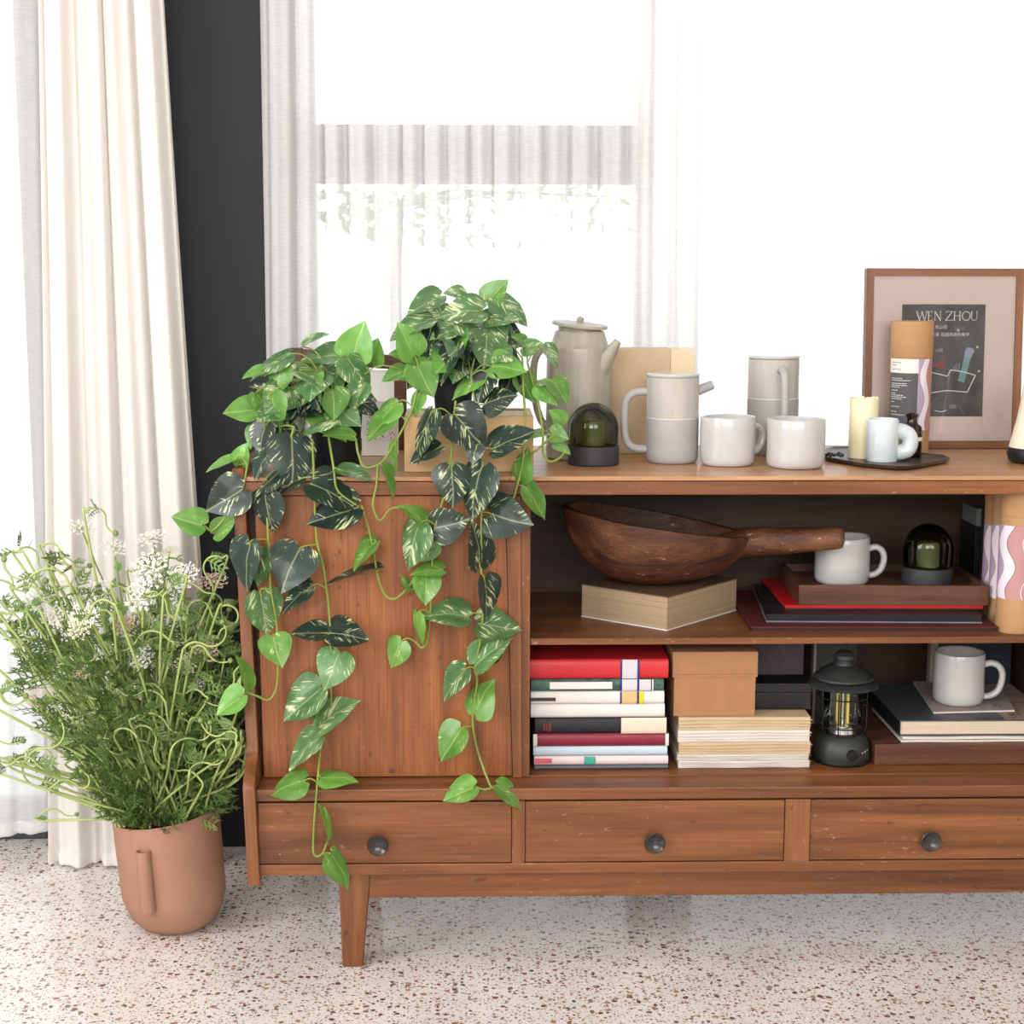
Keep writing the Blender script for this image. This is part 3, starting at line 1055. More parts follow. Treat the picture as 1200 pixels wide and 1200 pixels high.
for k in range(12):
    lb.f.append((2 * k, 2 * k + 2, 2 * k + 3, 2 * k + 1))
lb.build('label', 'paper_white', bt, smooth=60)

# little bead bracelet on the tray's edge
plain('bead_dark', (62, 60, 60), rough=0.3, metal=0.5, vary=0.3)
bc = G(978, 533.5, zTr + 0.004)
br = thing('bead_bracelet', bc, 'small coiled bracelet of dark metal beads lying beside the candle', 'bracelet')
for k in range(14):
    a = 2 * math.pi * k / 14
    q = bc + Vector((0.0135 * math.cos(a), 0.010 * math.sin(a), 0.0012 * (k % 3)))
    MB().lathe(q - Vector((0, 0, 0.003)), [(0, 0), (0.0026, 0.0012), (0.0032, 0.003), (0.0026, 0.0048), (0, 0.006)], 8).build('bead', 'bead_dark', br, smooth=80)

# --- kraft tubes with wavy labels
mt, nt, p, N, L = base_mat('wavy_label')
uvn = N.new('ShaderNodeUVMap')
sp = N.new('ShaderNodeSeparateXYZ')
L.new(uvn.outputs[0], sp.inputs[0])


def mnode(op, a, b=None):
    n_ = N.new('ShaderNodeMath')
    n_.operation = op
    for k, q in enumerate((a, b)):
        if q is None:
            continue
        if isinstance(q, (int, float)):
            n_.inputs[k].default_value = q
        else:
            L.new(q, n_.inputs[k])
    return n_.outputs[0]


wv = mnode('MULTIPLY', mnode('SINE', mnode('ADD', mnode('MULTIPLY', sp.outputs[1], 9.5), 0.6)), 0.11)
xx = mnode('ADD', sp.outputs[0], wv)
rw = ramp(N, [(0.0, lin((168, 152, 176))), (0.16, lin((150, 120, 130))), (0.175, lin((226, 214, 222))), (0.44, lin((96, 52, 58))), (0.455, lin((180, 132, 131))), (0.80, lin((226, 214, 222))), (0.82, lin((180, 132, 131)))], 'CONSTANT')
L.new(xx, rw.inputs[0])
L.new(rw.outputs[0], p.inputs['Base Color'])
p.inputs['Roughness'].default_value = 0.6
plain('label_grey', (84, 84, 86), rough=0.6, vary=0.04)
plain('label_print', (206, 204, 202), rough=0.6, vary=0.0)


def arc_patch(name, m, parent, c, r, a0, a1, z0, z1, n=14):
    """patch of a cylinder between two angles (degrees, -90 faces the viewer)"""
    me = bpy.data.meshes.new(name)
    org = parent_world(parent)
    vs, fs = [], []
    for k in range(n + 1):
        a = math.radians(a0 + (a1 - a0) * k / n)
        for zq in (z0, z1):
            vs.append(Vector((c.x + r * math.cos(a), c.y + r * math.sin(a), zq)) - org)
    for k in range(n):
        fs.append((2 * k, 2 * k + 2, 2 * k + 3, 2 * k + 1))
    me.from_pydata(vs, [], fs)
    uv = me.uv_layers.new(name='UVMap')
    for l in me.loops:
        uv.data[l.index].uv = ((l.vertex_index // 2) / n, l.vertex_index % 2)
    for pl in me.polygons:
        pl.use_smooth = True
    me.materials.append(MATS[m] if isinstance(m, str) else m)
    o = bpy.data.objects.new(name, me)
    COL.objects.link(o)
    o.parent = parent
    return o


def kraft_tube(c, r, h, label, cap_frac=0.28, group=None):
    t = thing('kraft_tube', c, label, 'tube', group)
    zc = h * (1 - cap_frac)
    MB().lathe(c, [(0, 0), (r * 0.97, 0), (r * 0.975, 0.001), (r * 0.975, zc - 0.0003), (0, zc - 0.0003)], 48).build('body', 'kraft_board', t, smooth=40)
    MB().lathe(c, [(0, zc), (r * 0.99, zc), (r, zc + 0.0006), (r, h - 0.001), (r * 0.985, h), (0, h)], 48).build('cap', 'kraft_board', t, smooth=40)
    return t, zc


cy = 0.335
c = Vector((U(1063.5, 530, cy).x, cy, zT + 0.0005))
r = 24.6 * pxs(cy)
h = zat(1063, 376.5, cy) - zT
t, zc = kraft_tube(c, r, h, 'upright kraft cardboard tube with printed label in front of the framed poster')
z_ = lambda y: zat(1063, y, cy - r * 0.7)
R2 = r * 0.985
arc_patch('label_white', 'paper_white', t, c, R2, -178, -84, z_(437), z_(420.5))
arc_patch('label_grey', 'label_grey', t, c, R2, -178, -84, z_(505), z_(437.2))
arc_patch('label_wave', 'wavy_label', t, c, R2, -84, -5, z_(504), z_(420.5))
rnd = random.Random(4)
tl = MB()
rows = [(443.5, 0.5), (445.8, 0.8), (449.5, 0.66), (451.6, 0.7), (453.8, 0.4), (457.5, 0.35), (461, 0.25), (463.2, 0.55), (465.3, 0.66), (467.5, 0.5), (471, 0.2), (476.5, 0.42), (482.5, 0.3), (486, 0.62)]
for (yy, fr_) in rows:
    k = 0
    a = -165.0
    end = -165 + 75 * fr_
    while a < end:
        wd = rnd.uniform(4, 9)
        a1 = min(end, a + wd)
        i0 = len(tl.v)
        for q in (a, a1):
            an = math.radians(q)
            for zq in (z_(yy + 0.45), z_(yy - 0.45)):
                tl.v.append(Vector((c.x + (R2 + 0.0003) * math.cos(an), c.y + (R2 + 0.0003) * math.sin(an), zq)))
        tl.f.append((i0, i0 + 2, i0 + 3, i0 + 1))
        a = a1 + 1.6
tag(tl.build('label_text', 'label_print', t), kind='stuff')
tl = MB()
for (yy, fr_) in ((425, 0.42), (428, 0.2), (433, 0.4)):
    a, end = -163.0, -163 + 75 * fr_
    while a < end:
        a1 = min(end, a + rnd.uniform(4, 8))
        i0 = len(tl.v)
        for q in (a, a1):
            an = math.radians(q)
            for zq in (z_(yy + 0.4), z_(yy - 0.4)):
                tl.v.append(Vector((c.x + (R2 + 0.0003) * math.cos(an), c.y + (R2 + 0.0003) * math.sin(an), zq)))
        tl.f.append((i0, i0 + 2, i0 + 3, i0 + 1))
        a = a1 + 1.6
tag(tl.build('label_caption', 'label_grey', t), kind='stuff')

# --- framed poster, leaning back a little
yfr = 0.385
lean = math.radians(3.0)
fx0, fx1 = U(1011, 500, yfr).x, U(1193.5, 500, yfr).x
fz1 = zat(1100, 315, yfr + 0.02)
froot = thing('framed_poster', ((fx0 + fx1) / 2, yfr, zT + 0.0008), 'wooden framed dark city poster with a wide dusty pink mat', 'picture')
froot.rotation_euler = (-lean, 0, 0)
FW, FH = fx1 - fx0, fz1 - zT
FRAME = wood('picture_frame_wood', (94, 58, 38), (120, 78, 52), (142, 96, 66), 'X', scratch=0.1)
FRAMEV = wood('picture_frame_wood_upright', (94, 58, 38), (120, 78, 52), (142, 96, 66), 'Z', scratch=0.1)
plain('mat_pink', (216, 196, 187), rough=0.8, vary=0.02)
plain('mat_bevel', (150, 140, 132), rough=0.8, vary=0.02)
plain('poster_dark', (72, 68, 68), rough=0.55, vary=0.6, scale=30)
plain('poster_white', (226, 222, 216), rough=0.6, vary=0.02)
plain('poster_grey', (128, 124, 122), rough=0.6, vary=0.1)
plain('poster_teal', (120, 152, 150), rough=0.6, vary=0.12, scale=60)
plain('poster_lilac', (150, 154, 172), rough=0.6, vary=0.12)
plain('poster_red', (140, 58, 52), rough=0.6, vary=0.3, scale=200)
plain('poster_peach', (240, 190, 150), rough=0.6)


def local_part(name, b, m, parent, smooth=None):
    """shapes already given in the parent's own axes"""
    o = b.build(name, m, None, smooth)
    o.parent = parent
    return o


hw = FW / 2
bw = 0.0132
for (poly) in ([(-hw, 0), (hw, 0), (hw - bw, bw), (-hw + bw, bw)], [(-hw, FH), (-hw + bw, FH - bw), (hw - bw, FH - bw), (hw, FH)]):
    local_part('frame_rail', MB().prism(poly, 'Y', -0.010, 0.010), FRAME, froot)
for (poly) in ([(-hw, 0), (-hw + bw, bw), (-hw + bw, FH - bw), (-hw, FH)], [(hw, 0), (hw, FH), (hw - bw, FH - bw), (hw - bw, bw)]):
    local_part('frame_stile', MB().prism(poly, 'Y', -0.010, 0.010), FRAMEV, froot)


def fpx(x, y):
    """pixel on the poster -> frame axes"""
    return ((x - 1012.2) / (1195.5 - 1012.2) * FW - hw, (527.5 - y) / (527.5 - 315) * FH)


o0, o1 = fpx(1055, 490), fpx(1152.5, 357)
mb_ = MB()
a0, a1 = -hw + bw * 0.7, hw - bw * 0.7
c0, c1 = bw * 0.7, FH - bw * 0.7
for q in ((a0, o0[0], c0, c1), (o1[0], a1, c0, c1), (o0[0], o1[0], c0, o0[1]), (o0[0], o1[0], o1[1], c1)):
    mb_.box(q[0], q[1], -0.0035, -0.0015, q[2], q[3])
local_part('mat', mb_, 'mat_pink', froot)
pr = local_part('print', MB().box(o0[0] - 0.003, o1[0] + 0.003, -0.0014, -0.0004, o0[1] - 0.003, o1[1] + 0.003), 'poster_dark', froot)
local_part('backing', MB().box(a0, a1, 0.0, 0.006, c0, c1), 'kraft_brown', froot)
local_part('glass', MB().box(a0, a1, -0.0062, -0.0056, c0, c1), thin_glass('picture_glass', (0.985, 0.985, 0.985)), froot)
yp = -0.0018


def ptext(body, x, y, hpx, m='poster_white', squeeze=1.0):
    u, v = fpx(x, y)
    me = text_mesh(body, hpx / (527.5 - 315) * FH * 1.38, squeeze=squeeze)
    me.materials.clear()
    me.materials.append(MATS[m])
    o = bpy.data.objects.new('poster_lettering', me)
    COL.objects.link(o)
    o.parent = pr
    o.location = (u, yp, v)
    o.rotation_euler = (math.pi / 2, 0, 0)


ptext('化山花', 1101.5, 385.5, 3.6)
ptext('的大美 花园风尚的美学', 1110, 394.5, 3.6)
ptext('陪走走', 1123, 387, 3.4, 'poster_grey')


def stroke(pts, m, wpx=0.9):
    b = MB()
    u = [fpx(*p_) for p_ in pts]
    wd = wpx / (527.5 - 315) * FH
    for (a, b_) in zip(u, u[1:]):
        d = Vector((b_[0] - a[0], b_[1] - a[1])).normalized()
        n_ = Vector((-d.y, d.x)) * wd / 2
        e = d * wd * 0.3
        b.add([(a[0] - e.x + n_.x, yp, a[1] - e.y + n_.y), (a[0] - e.x - n_.x, yp, a[1] - e.y - n_.y), (b_[0] + e.x - n_.x, yp, b_[1] + e.y - n_.y), (b_[0] + e.x + n_.x, yp, b_[1] + e.y + n_.y)], [(0, 1, 2, 3)])
    local_part('poster_line', b, m, pr)


def patch(pts, m, name='poster_patch', dy=0.0):
    b = MB()
    u = [fpx(*p_) for p_ in pts]
    b.add([(q[0], yp + 0.0001 + dy, q[1]) for q in u], [tuple(range(len(u)))])
    local_part(name, b, m, pr)


# title letters: thick and thin strokes with small serifs
GLY = {'W': ([(0, 0, .28, 1), (.5, 0, .78, 1)], [(.28, 1, .5, .1), (.78, 1, 1.0, 0), (-.08, 0, .1, 0), (.9, 0, 1.08, 0)], 14),
       'E': ([(.12, 0, .12, 1)], [(.12, 0, .72, 0), (.12, .48, .6, .48), (.12, 1, .78, 1), (.0, 0, .12, 0), (.0, 1, .12, 1), (.72, 0, .72, .12), (.78, 1, .8, .86)], 8),
       'N': ([(.1, 0, .86, 1)], [(.1, 0, .1, 1), (.86, 0, .86, 1), (0, 0, .12, 0), (0, 1, .2, 1), (.76, 0, .96, 0)], 10),
       'Z': ([(.9, 0, .02, 1)], [(.08, 0, .9, 0), (.02, 1, .94, 1), (.08, 0, .05, .16), (.94, 1, .97, .84)], 10),
       'H': ([(.12, 0, .12, 1), (.84, 0, .84, 1)], [(.12, .48, .84, .48), (0, 0, .24, 0), (0, 1, .24, 1), (.72, 0, .96, 0), (.72, 1, .96, 1)], 10.5),
       'O': ([], [], 11), 'U': ([(.12, 0, .12, .7)], [(.86, 0, .86, .72), (0, 0, .24, 0), (.76, 0, .96, 0), (.12, .7, .22, .93), (.22, .93, .5, 1), (.5, 1, .76, .93), (.76, .93, .86, .72)], 10)}
gx = 1072.5
for ch in 'WEN ZHOU':
    if ch == ' ':
        gx += 4.0
        continue
    thick, thin, gw = GLY[ch]
    for q in thick:
        stroke([(gx + q[0] * gw * .85, 365.5 + q[1] * 10.4), (gx + q[2] * gw * .85, 365.5 + q[3] * 10.4)], 'poster_white', 1.15)
    for q in thin:
        stroke([(gx + q[0] * gw * .85, 365.5 + q[1] * 10.4), (gx + q[2] * gw * .85, 365.5 + q[3] * 10.4)], 'poster_white', 0.6)
    if ch == 'O':
        stroke([(gx + gw * .45 + gw * .42 * math.cos(k * math.pi / 10), 370.7 + 5.3 * math.sin(k * math.pi / 10)) for k in range(21)], 'poster_white', 0.85)
    gx += gw * 0.93
stroke([(1090, 437), (1110, 442), (1114, 434.5), (1130, 437), (1143, 441), (1134, 461), (1110, 459), (1090, 462)], 'poster_white', 1.1)
patch([(1122.5, 447.5), (1130, 449.5), (1137, 421), (1129.5, 419)], 'poster_teal')
patch([(1129.5, 419), (1137, 421), (1141, 412), (1139, 408.5), (1132, 408), (1130, 412)], 'poster_lilac')
patch([(1089, 430.5), (1103, 433), (1109, 427), (1104, 424), (1089, 429)], 'poster_red')
patch([(1116, 434), (1124, 436), (1127, 426), (1119, 427)], 'poster_lilac', dy=0.0003)
patch([(1093, 412), (1104, 408), (1104.5, 414)], 'poster_grey')
patch([(1113.5, 476), (1121.5, 476), (1121.5, 480.5), (1113.5, 480.5)], 'poster_grey')
stroke([(1096, 483), (1104, 484.5), (1110, 482.5)], 'poster_white', 0.8)
stroke([(1090, 478), (1099, 467)], 'poster_grey', 0.8)
stroke([(1124, 475), (1131, 489)], 'poster_grey', 0.6)
for (x, y) in ((1144.5, 407.5), (1147, 436), (1121.5, 387.5)):
    patch([(x + 1.5 * math.cos(k), y + 1.5 * math.sin(k)) for k in (0, 1, 2, 3, 4, 5)], 'poster_peach', dy=-0.0001)

# --- cream cone on a black base, cut by the picture's edge
cy = G(1205, 545, zT).y + 0.035
c = Vector((U(1216, 540, cy).x, cy, zT + 0.0006))
s = pxs(cy)
ket = thing('cone_kettle', c, 'cream cone-shaped kettle on a black base beside the framed poster', 'kettle')
plain('cream_enamel', (232, 222, 200), rough=0.3, vary=0.02, coat=0.3)
plain('black_plastic', (26, 26, 28), rough=0.4, vary=0.1)
z_ = lambda y: zat(1200, y, cy) - zT
MB().lathe(c, [(0, 0), (30 * s, 0), (34 * s, 0.004), (36 * s, z_(532)), (35.5 * s, z_(526.5)), (34 * s, z_(524.5)), (0, z_(524.5))], 48).build('base', 'black_plastic', ket, smooth=40)
MB().lathe(c, [(34 * s, z_(524.3)), (31 * s, z_(512)), (26 * s, z_(490)), (22 * s, z_(465)), (19 * s, z_(440)), (16 * s, z_(438)), (0, z_(437))], 48).build('body', 'cream_enamel', ket, smooth=40)
MB().lathe(c, [(0, z_(437)), (5 * s, z_(437)), (6 * s, z_(432)), (4 * s, z_(428)), (0, z_(427.5))], 24).build('lid_knob', 'black_plastic', ket, smooth=50)

# --- wooden box under the second pothos, dark frame and white carton behind
plain('pale_wood_box', (196, 162, 116), rough=0.6, vary=0.08, scale=6, stretch=(1, 1, 8))
plain('pale_wood_edge', (222, 202, 166), rough=0.6, vary=0.05)
f0 = G(474, 553.5, zT)
yk = f0.y
x0, x1 = f0.x, U(625, 550, yk).x
zk = zat(550, 488, yk)
kbx = thing('wooden_crate', ((x0 + x1) / 2, yk + 0.07, zT), 'pale wooden box lifting one pothos above the sideboard top', 'box')
MB().box(x0, x1, yk, yk + 0.012, zT + 0.0005, zk, bev=0.001).build('front_board', 'pale_wood_box', kbx)
MB().box(x0, x1, yk + 0.14, yk + 0.152, zT + 0.0005, zk, bev=0.001).build('back_board', 'pale_wood_box', kbx)
MB().box(x0, x0 + 0.010, yk + 0.0122, yk + 0.1398, zT + 0.0005, zk, bev=0.001).build('side_board', 'pale_wood_edge', kbx)
MB().box(x1 - 0.010, x1, yk + 0.0122, yk + 0.1398, zT + 0.0005, zk, bev=0.001).build('side_board', 'pale_wood_edge', kbx)
MB().box(x0 + 0.0102, x1 - 0.0102, yk + 0.0122, yk + 0.1398, zk - 0.012, zk - 0.003).build('lid_board', 'pale_wood_edge', kbx)
ZK = zk - 0.003

DWF = wood('dark_walnut', (58, 34, 26), (78, 48, 36), (94, 60, 44), 'X', scratch=0.05)
ya = 0.36
x0, x1 = U(340, 430, ya).x, U(476, 430, ya).x
ztop = zat(400, 408, ya)
df = thing('dark_picture_frame', ((x0 + x1) / 2, ya, zT), 'dark walnut picture frame propped behind the pothos in the black pot', 'picture')
MB().box(x0, x0 + 0.022, ya, ya + 0.018, zT + 0.0005, ztop, bev=0.001).build('frame_stile', DWF, df)
MB().box(x1 - 0.022, x1, ya, ya + 0.018, zT + 0.0005, ztop - 0.012, bev=0.001).build('frame_stile', DWF, df)
MB().hexa([(x0 + 0.0222, ya, ztop - 0.026), (x1 - 0.0222, ya, ztop - 0.038), (x1 - 0.0222, ya + 0.018, ztop - 0.038), (x0 + 0.0222, ya + 0.018, ztop - 0.026)],
          [(x0 + 0.0222, ya, ztop - 0.002), (x1 - 0.0222, ya, ztop - 0.013), (x1 - 0.0222, ya + 0.018, ztop - 0.013), (x0 + 0.0222, ya + 0.018, ztop - 0.002)]).build('frame_rail', DWF, df)
MB().box(x0 + 0.0222, x1 - 0.0222, ya, ya + 0.018, zT + 0.0005, zT + 0.022, bev=0.001).build('frame_rail', DWF, df)
MB().box(x0 + 0.0222, x1 - 0.0222, ya + 0.008, ya + 0.012, zT + 0.0222, ztop - 0.04).build('picture_sheet', 'paper_white', df)
yw = 0.27
x0, x1 = U(424, 510, yw).x, U(466, 510, yw).x
zw = zat(445, 470, yw)
wc = thing('white_carton', ((x0 + x1) / 2, yw + 0.02, zT), 'white printed carton between the two pothos plants', 'carton')
mm, nt, p, N, L = base_mat('carton_print')
tc = N.new('ShaderNodeTexCoord')
vo = N.new('ShaderNodeTexVoronoi')
vo.inputs['Scale'].default_value = 260
L.new(tc.outputs['Object'], vo.inputs['Vector'])
rr_ = ramp(N, [(0.28, lin((70, 68, 66))), (0.42, lin((228, 226, 222)))])
L.new(vo.outputs['Distance'], rr_.inputs[0])
L.new(rr_.outputs[0], p.inputs['Base Color'])
MB().box(x0, x1, yw, yw + 0.04, zT + 0.0005, zw, bev=0.001).build('carton_body', 'paper_white', wc)
MB().box(x0 + 0.008, x1 - 0.006, yw - 0.0006, yw - 0.0001, zat(445, 515, yw), zat(445, 478, yw)).build('printed_panel', 'carton_print', wc)

# ================================================================== middle shelf
ZS = z_sh + 0.0004
# --- thick block of a book lying cornerwise
plain('page_edge', (164, 142, 114), rough=0.8, vary=0.22, scale=1.0, stretch=(3, 3, 900))
plain('page_edge_white', (214, 208, 198), rough=0.8, vary=0.12, scale=1.0, stretch=(3, 3, 900))
plain('page_edge_cream', (204, 188, 166), rough=0.8, vary=0.12, scale=1.0, stretch=(3, 3, 900))
plain('cover_brown', (96, 72, 56), rough=0.6, vary=0.1)
pf, pl_, pr_ = G(781.5, 739.5, ZS), G(681, 722.5, ZS), G(863, 715.5, ZS)
p4 = pl_ + pr_ - pf
hb = zat(781, 699.5, pf.y) - ZS
bk = thing('thick_book', (pf + p4) / 2, 'very thick pale-edged book lying cornerwise under the carved wooden ladle', 'book')


def slab(z0, z1, k=1.0):
    cc = (pf + p4) / 2
    q = [cc + (v - cc) * k for v in (pf, pr_, p4, pl_)]
    return MB().hexa([(v.x, v.y, z0) for v in q], [(v.x, v.y, z1) for v in q])


slab(ZS, ZS + 0.0018).build('cover', 'paper_white', bk)
slab(ZS + 0.0019, ZS + hb - 0.0019, 0.992).build('page_block', 'page_edge', bk)
slab(ZS + hb - 0.0018, ZS + hb).build('cover', 'cover_brown', bk)
ZB = ZS + hb + 0.0004

# --- carved ladle: hollow tilted bowl and thick tapering handle
LAD = wood('ladle_wood', (42, 24, 17), (86, 50, 31), (128, 82, 52), 'X', rough=0.5, scratch=0.9, bump=0.7)
yc_ = pf.lerp(p4, 0.5).y - 0.012
lad = thing('wooden_ladle', (U(770, 688, yc_).x, yc_, ZB), 'large dark carved wooden ladle with a deep bowl and thick handle', 'ladle')
lft, rgt = U(659, 592, yc_), U(879, 627, yc_)
mid = (lft + rgt) / 2
ax = (rgt - lft) / 2
bx_ = (rgt.x - lft.x) / 2
by_ = 0.112
z_bot = ZB - 0.001
botc = Vector((U(765, 688, yc_).x, yc_, z_bot))
rings, inner = [], []
nseg, nr = 64, 16


def bowl_pt(t, a, thick=0.0):
    """t = 0 at the foot, 1 at the rim"""
    q = math.sin(t * math.pi / 2) ** 0.78
    e = 1.0 - thick * (1.0 if t > 0.2 else 0.8)
    ca, sa = math.cos(a), math.sin(a)
    ctr = botc.lerp(mid, t)
    rim_dz = (ax.z / bx_) * (bx_ * ca)
    x = ctr.x + bx_ * q * ca * e
    y = ctr.y + by_ * q * sa * e * (1 - 0.10 * ca)
    z = z_bot + thick * 0.13 + (mid.z + rim_dz - z_bot - thick * 0.13) * (1 - math.cos(t * math.pi / 2) ** 1.15)
    k = 0.0022 * noise.noise(Vector((x * 30, y * 30, z * 30)))
    return Vector((x + k, y + k, z + k * (0.4 if t > 0.05 else 0)))


bw_ = MB()
ids = []
for j in range(nr + 1):
    ids.append([len(bw_.v) + k for k in range(nseg)])
    for k in range(nseg):
        bw_.v.append(bowl_pt(0.04 + 0.96 * j / nr, 2 * math.pi * k / nseg))
for j in range(nr, -1, -1):
    ids.append([len(bw_.v) + k for k in range(nseg)])
    for k in range(nseg):
        bw_.v.append(bowl_pt(0.04 + 0.96 * j / nr, 2 * math.pi * k / nseg, 0.075))
for A, B in zip(ids, ids[1:]):
    for k in range(nseg):
        bw_.f.append((A[k], A[(k + 1) % nseg], B[(k + 1) % nseg], B[k]))
bw_.f.append(tuple(reversed(ids[0])))
bw_.f.append(tuple(ids[-1]))
bw_.build('bowl', LAD, lad, smooth=60)
hp = [U(846, 641, yc_ - 0.002), U(880, 635.5, yc_ - 0.01), U(915, 634, yc_ - 0.03), U(950, 632.5, yc_ - 0.05), U(980, 630.5, yc_ - 0.065), U(987, 630, yc_ - 0.068), U(989.5, 630, yc_ - 0.069)]
hr_ = [0.022, 0.0260, 0.0235, 0.0205, 0.0190, 0.0165, 0.009]
path = smooth_path(hp, 5)
rad = []
for i in range(len(path)):
    q = i / 5
    k = min(int(q), len(hr_) - 2)
    rad.append(hr_[k] + (hr_[k + 1] - hr_[k]) * (q - k))
MB().tube(path, rad, 20, flat=0.9).build('handle', LAD, lad, smooth=60)

# --- flat things lying in a pile: maroon folder, black album, red folder, dark folder, walnut tray
plain('maroon_cloth', (84, 30, 34), rough=0.6, vary=0.12, scale=60)
plain('black_cover', (26, 27, 29), rough=0.4, vary=0.15)
plain('album_edge', (120, 122, 122), rough=0.5, vary=0.1)
plain('red_card', (182, 20, 28), rough=0.5, vary=0.05)
plain('dark_brown_card', (44, 28, 26), rough=0.5, vary=0.1)


def flat_quad(name, label, cat, corners, z0, z1, m, parts=None):
    """corners = pixels of front-left, front-right; depth; lies level from z0 to z1"""
    (a, b_), dep, skew = corners
    A, B = G(a[0], a[1], z0), G(b_[0], b_[1], z0)
    d = (B - A)
    nrm = Vector((-d.y, d.x, 0)).normalized() * dep
    C, D = B + nrm + d.normalized() * skew, A + nrm + d.normalized() * skew
    t = thing(name, (A + C) / 2, label, cat)
    return t, A, B, C, D


def qslab(A, B, C, D, z0, z1, k=1.0):
    cc = (A + B + C + D) / 4
    q = [cc + (v - cc) * k for v in (A, B, C, D)]
    return MB().hexa([(v.x, v.y, z0) for v in q], [(v.x, v.y, z1) for v in q])


z1 = ZS
h1 = 0.009
t, A, B, C, D = flat_quad('folder', 'maroon cloth folder lying flat, lowest of the pile under the walnut tray', 'folder', ((880, 740.5), (1170, 741.5)) and (((880, 740.5), (1170, 741)), 0.30, 0.0), z1, 0, None)
qslab(A, B, C, D, z1, z1 + 0.0025).build('cover', 'maroon_cloth', t)
qslab(A, B, C, D, z1 + 0.0026, z1 + h1 - 0.0026, 0.985).build('filling', 'dark_brown_card', t)
qslab(A, B, C, D, z1 + h1 - 0.0025, z1 + h1).build('cover', 'maroon_cloth', t)
z1 += h1 + 0.0004
t, A, B, C, D = flat_quad('album', 'black covered album lying between the maroon and red folders', 'album', (((898, 729), (1151, 730.5)), 0.26, 0.012), z1, 0, None)
qslab(A, B, C, D, z1, z1 + 0.002).build('cover', 'album_edge', t)
qslab(A, B, C, D, z1 + 0.0021, z1 + 0.011, 0.99).build('filling', 'black_cover', t)
qslab(A, B, C, D, z1 + 0.0111, z1 + 0.0135).build('cover', 'black_cover', t)
z1 += 0.0139
t, A, B, C, D = flat_quad('folder', 'bright red card folder lying directly under the walnut tray', 'folder', (((920, 714.5), (1152, 715)), 0.235, -0.004), z1, 0, None)
qslab(A, B, C, D, z1, z1 + 0.003).build('cover', 'dark_brown_card', t)
qslab(A, B, C, D, z1 + 0.0031, z1 + 0.0075).build('cover', 'red_card', t)
z1 += 0.0078
TRAYW = wood('walnut_tray', (66, 40, 30), (92, 58, 42), (112, 74, 54), 'X', scratch=0.05)
t, A, B, C, D = flat_quad('walnut_tray', 'shallow walnut tray with raised rim holding a mug and glass dome', 'tray', (((936, 708.5), (1158, 709.5)), 0.205, -0.002), z1, 0, None)
hT = zat(1045, 685.5, A.y) - z1
ux, uy = (B - A).normalized(), (D - A).normalized()
qslab(A + ux * 0.0092 + uy * 0.0092, B - ux * 0.0092 + uy * 0.0092, C - ux * 0.0092 - uy * 0.0092, D + ux * 0.0092 - uy * 0.0092, z1, z1 + hT * 0.62).build('tray_floor', TRAYW, t)
for P_, Q_, dx_ in ((A, B, uy), (D, C, -uy)):
    qslab(P_, Q_, Q_ + dx_ * 0.009, P_ + dx_ * 0.009, z1, z1 + hT).build('tray_rim', TRAYW, t)
for P_, Q_, dx_ in ((A, D, ux), (B, C, -ux)):
    qslab(P_ + uy * 0.0091, Q_ - uy * 0.0091, Q_ - uy * 0.0091 + dx_ * 0.009, P_ + uy * 0.0091 + dx_ * 0.009, z1, z1 + hT).build('tray_rim', TRAYW, t)
ZTW = z1 + hT * 0.62 + 0.0004
mug(986, 688, ZTW + 0.0003, 32.5, 56, -6, 'white mug in the walnut tray beside the ladle handle', 14.2, hh=(0.18, 0.74), reach=0.32)
dome(1086, 689, ZTW, 30, 663.5, 611, 'smoked glass dome candle on charcoal base standing in the walnut tray')

# --- three kraft tubes in a row on the shelf
for k, (px, lab) in enumerate(((1190, 'kraft cardboard tube with wavy pink label at the shelf edge, whole label showing'),
                               (1180, 'kraft cardboard tube with wavy pink label standing between two like it'),
                               (1171, 'kraft cardboard tube with wavy pink label, deepest of three on the shelf'))):
    cy = 0.052 + 0.066 * k
    r = 0.0315
    c = Vector((U(px, 700, cy).x, cy, ZS))
    h = (z_r0 - ZS) + 0.004 if k == 0 else (z_r0 - ZS) + 0.008
    t, zc = kraft_tube(c, r, h, lab, 0.2, None)
    zl0, zl1 = zat(1190, 703.5, cy - r), zat(1190, 617.5, cy - r)
    arc_patch('label_wave', 'wavy_label', t, c, r * 0.985, -188, -55, zl0, zl1)
# a dark card propped against the back beside the tubes
yd = 0.27
x0, x1 = U(1142.5, 640, yd).x, U(1150, 640, yd).x
dk = thing('card_stand', ((x0 + x1) / 2, yd, ZS), 'narrow black card folder propped upright beside the shelf tubes', 'folder')
MB().box(x0, x1, yd, yd + 0.09, ZS, zat(1146, 617, yd), bev=0.001).build('cover', 'black_cover', dk)
MB().box(x0 + 0.0012, x1 - 0.0012, yd + 0.004, yd + 0.086, zat(1146, 616.8, yd), zat(1146, 597, yd)).build('paper_tab', 'album_edge', dk)

# ================================================================== lower shelf
ZF = zL + 0.0006
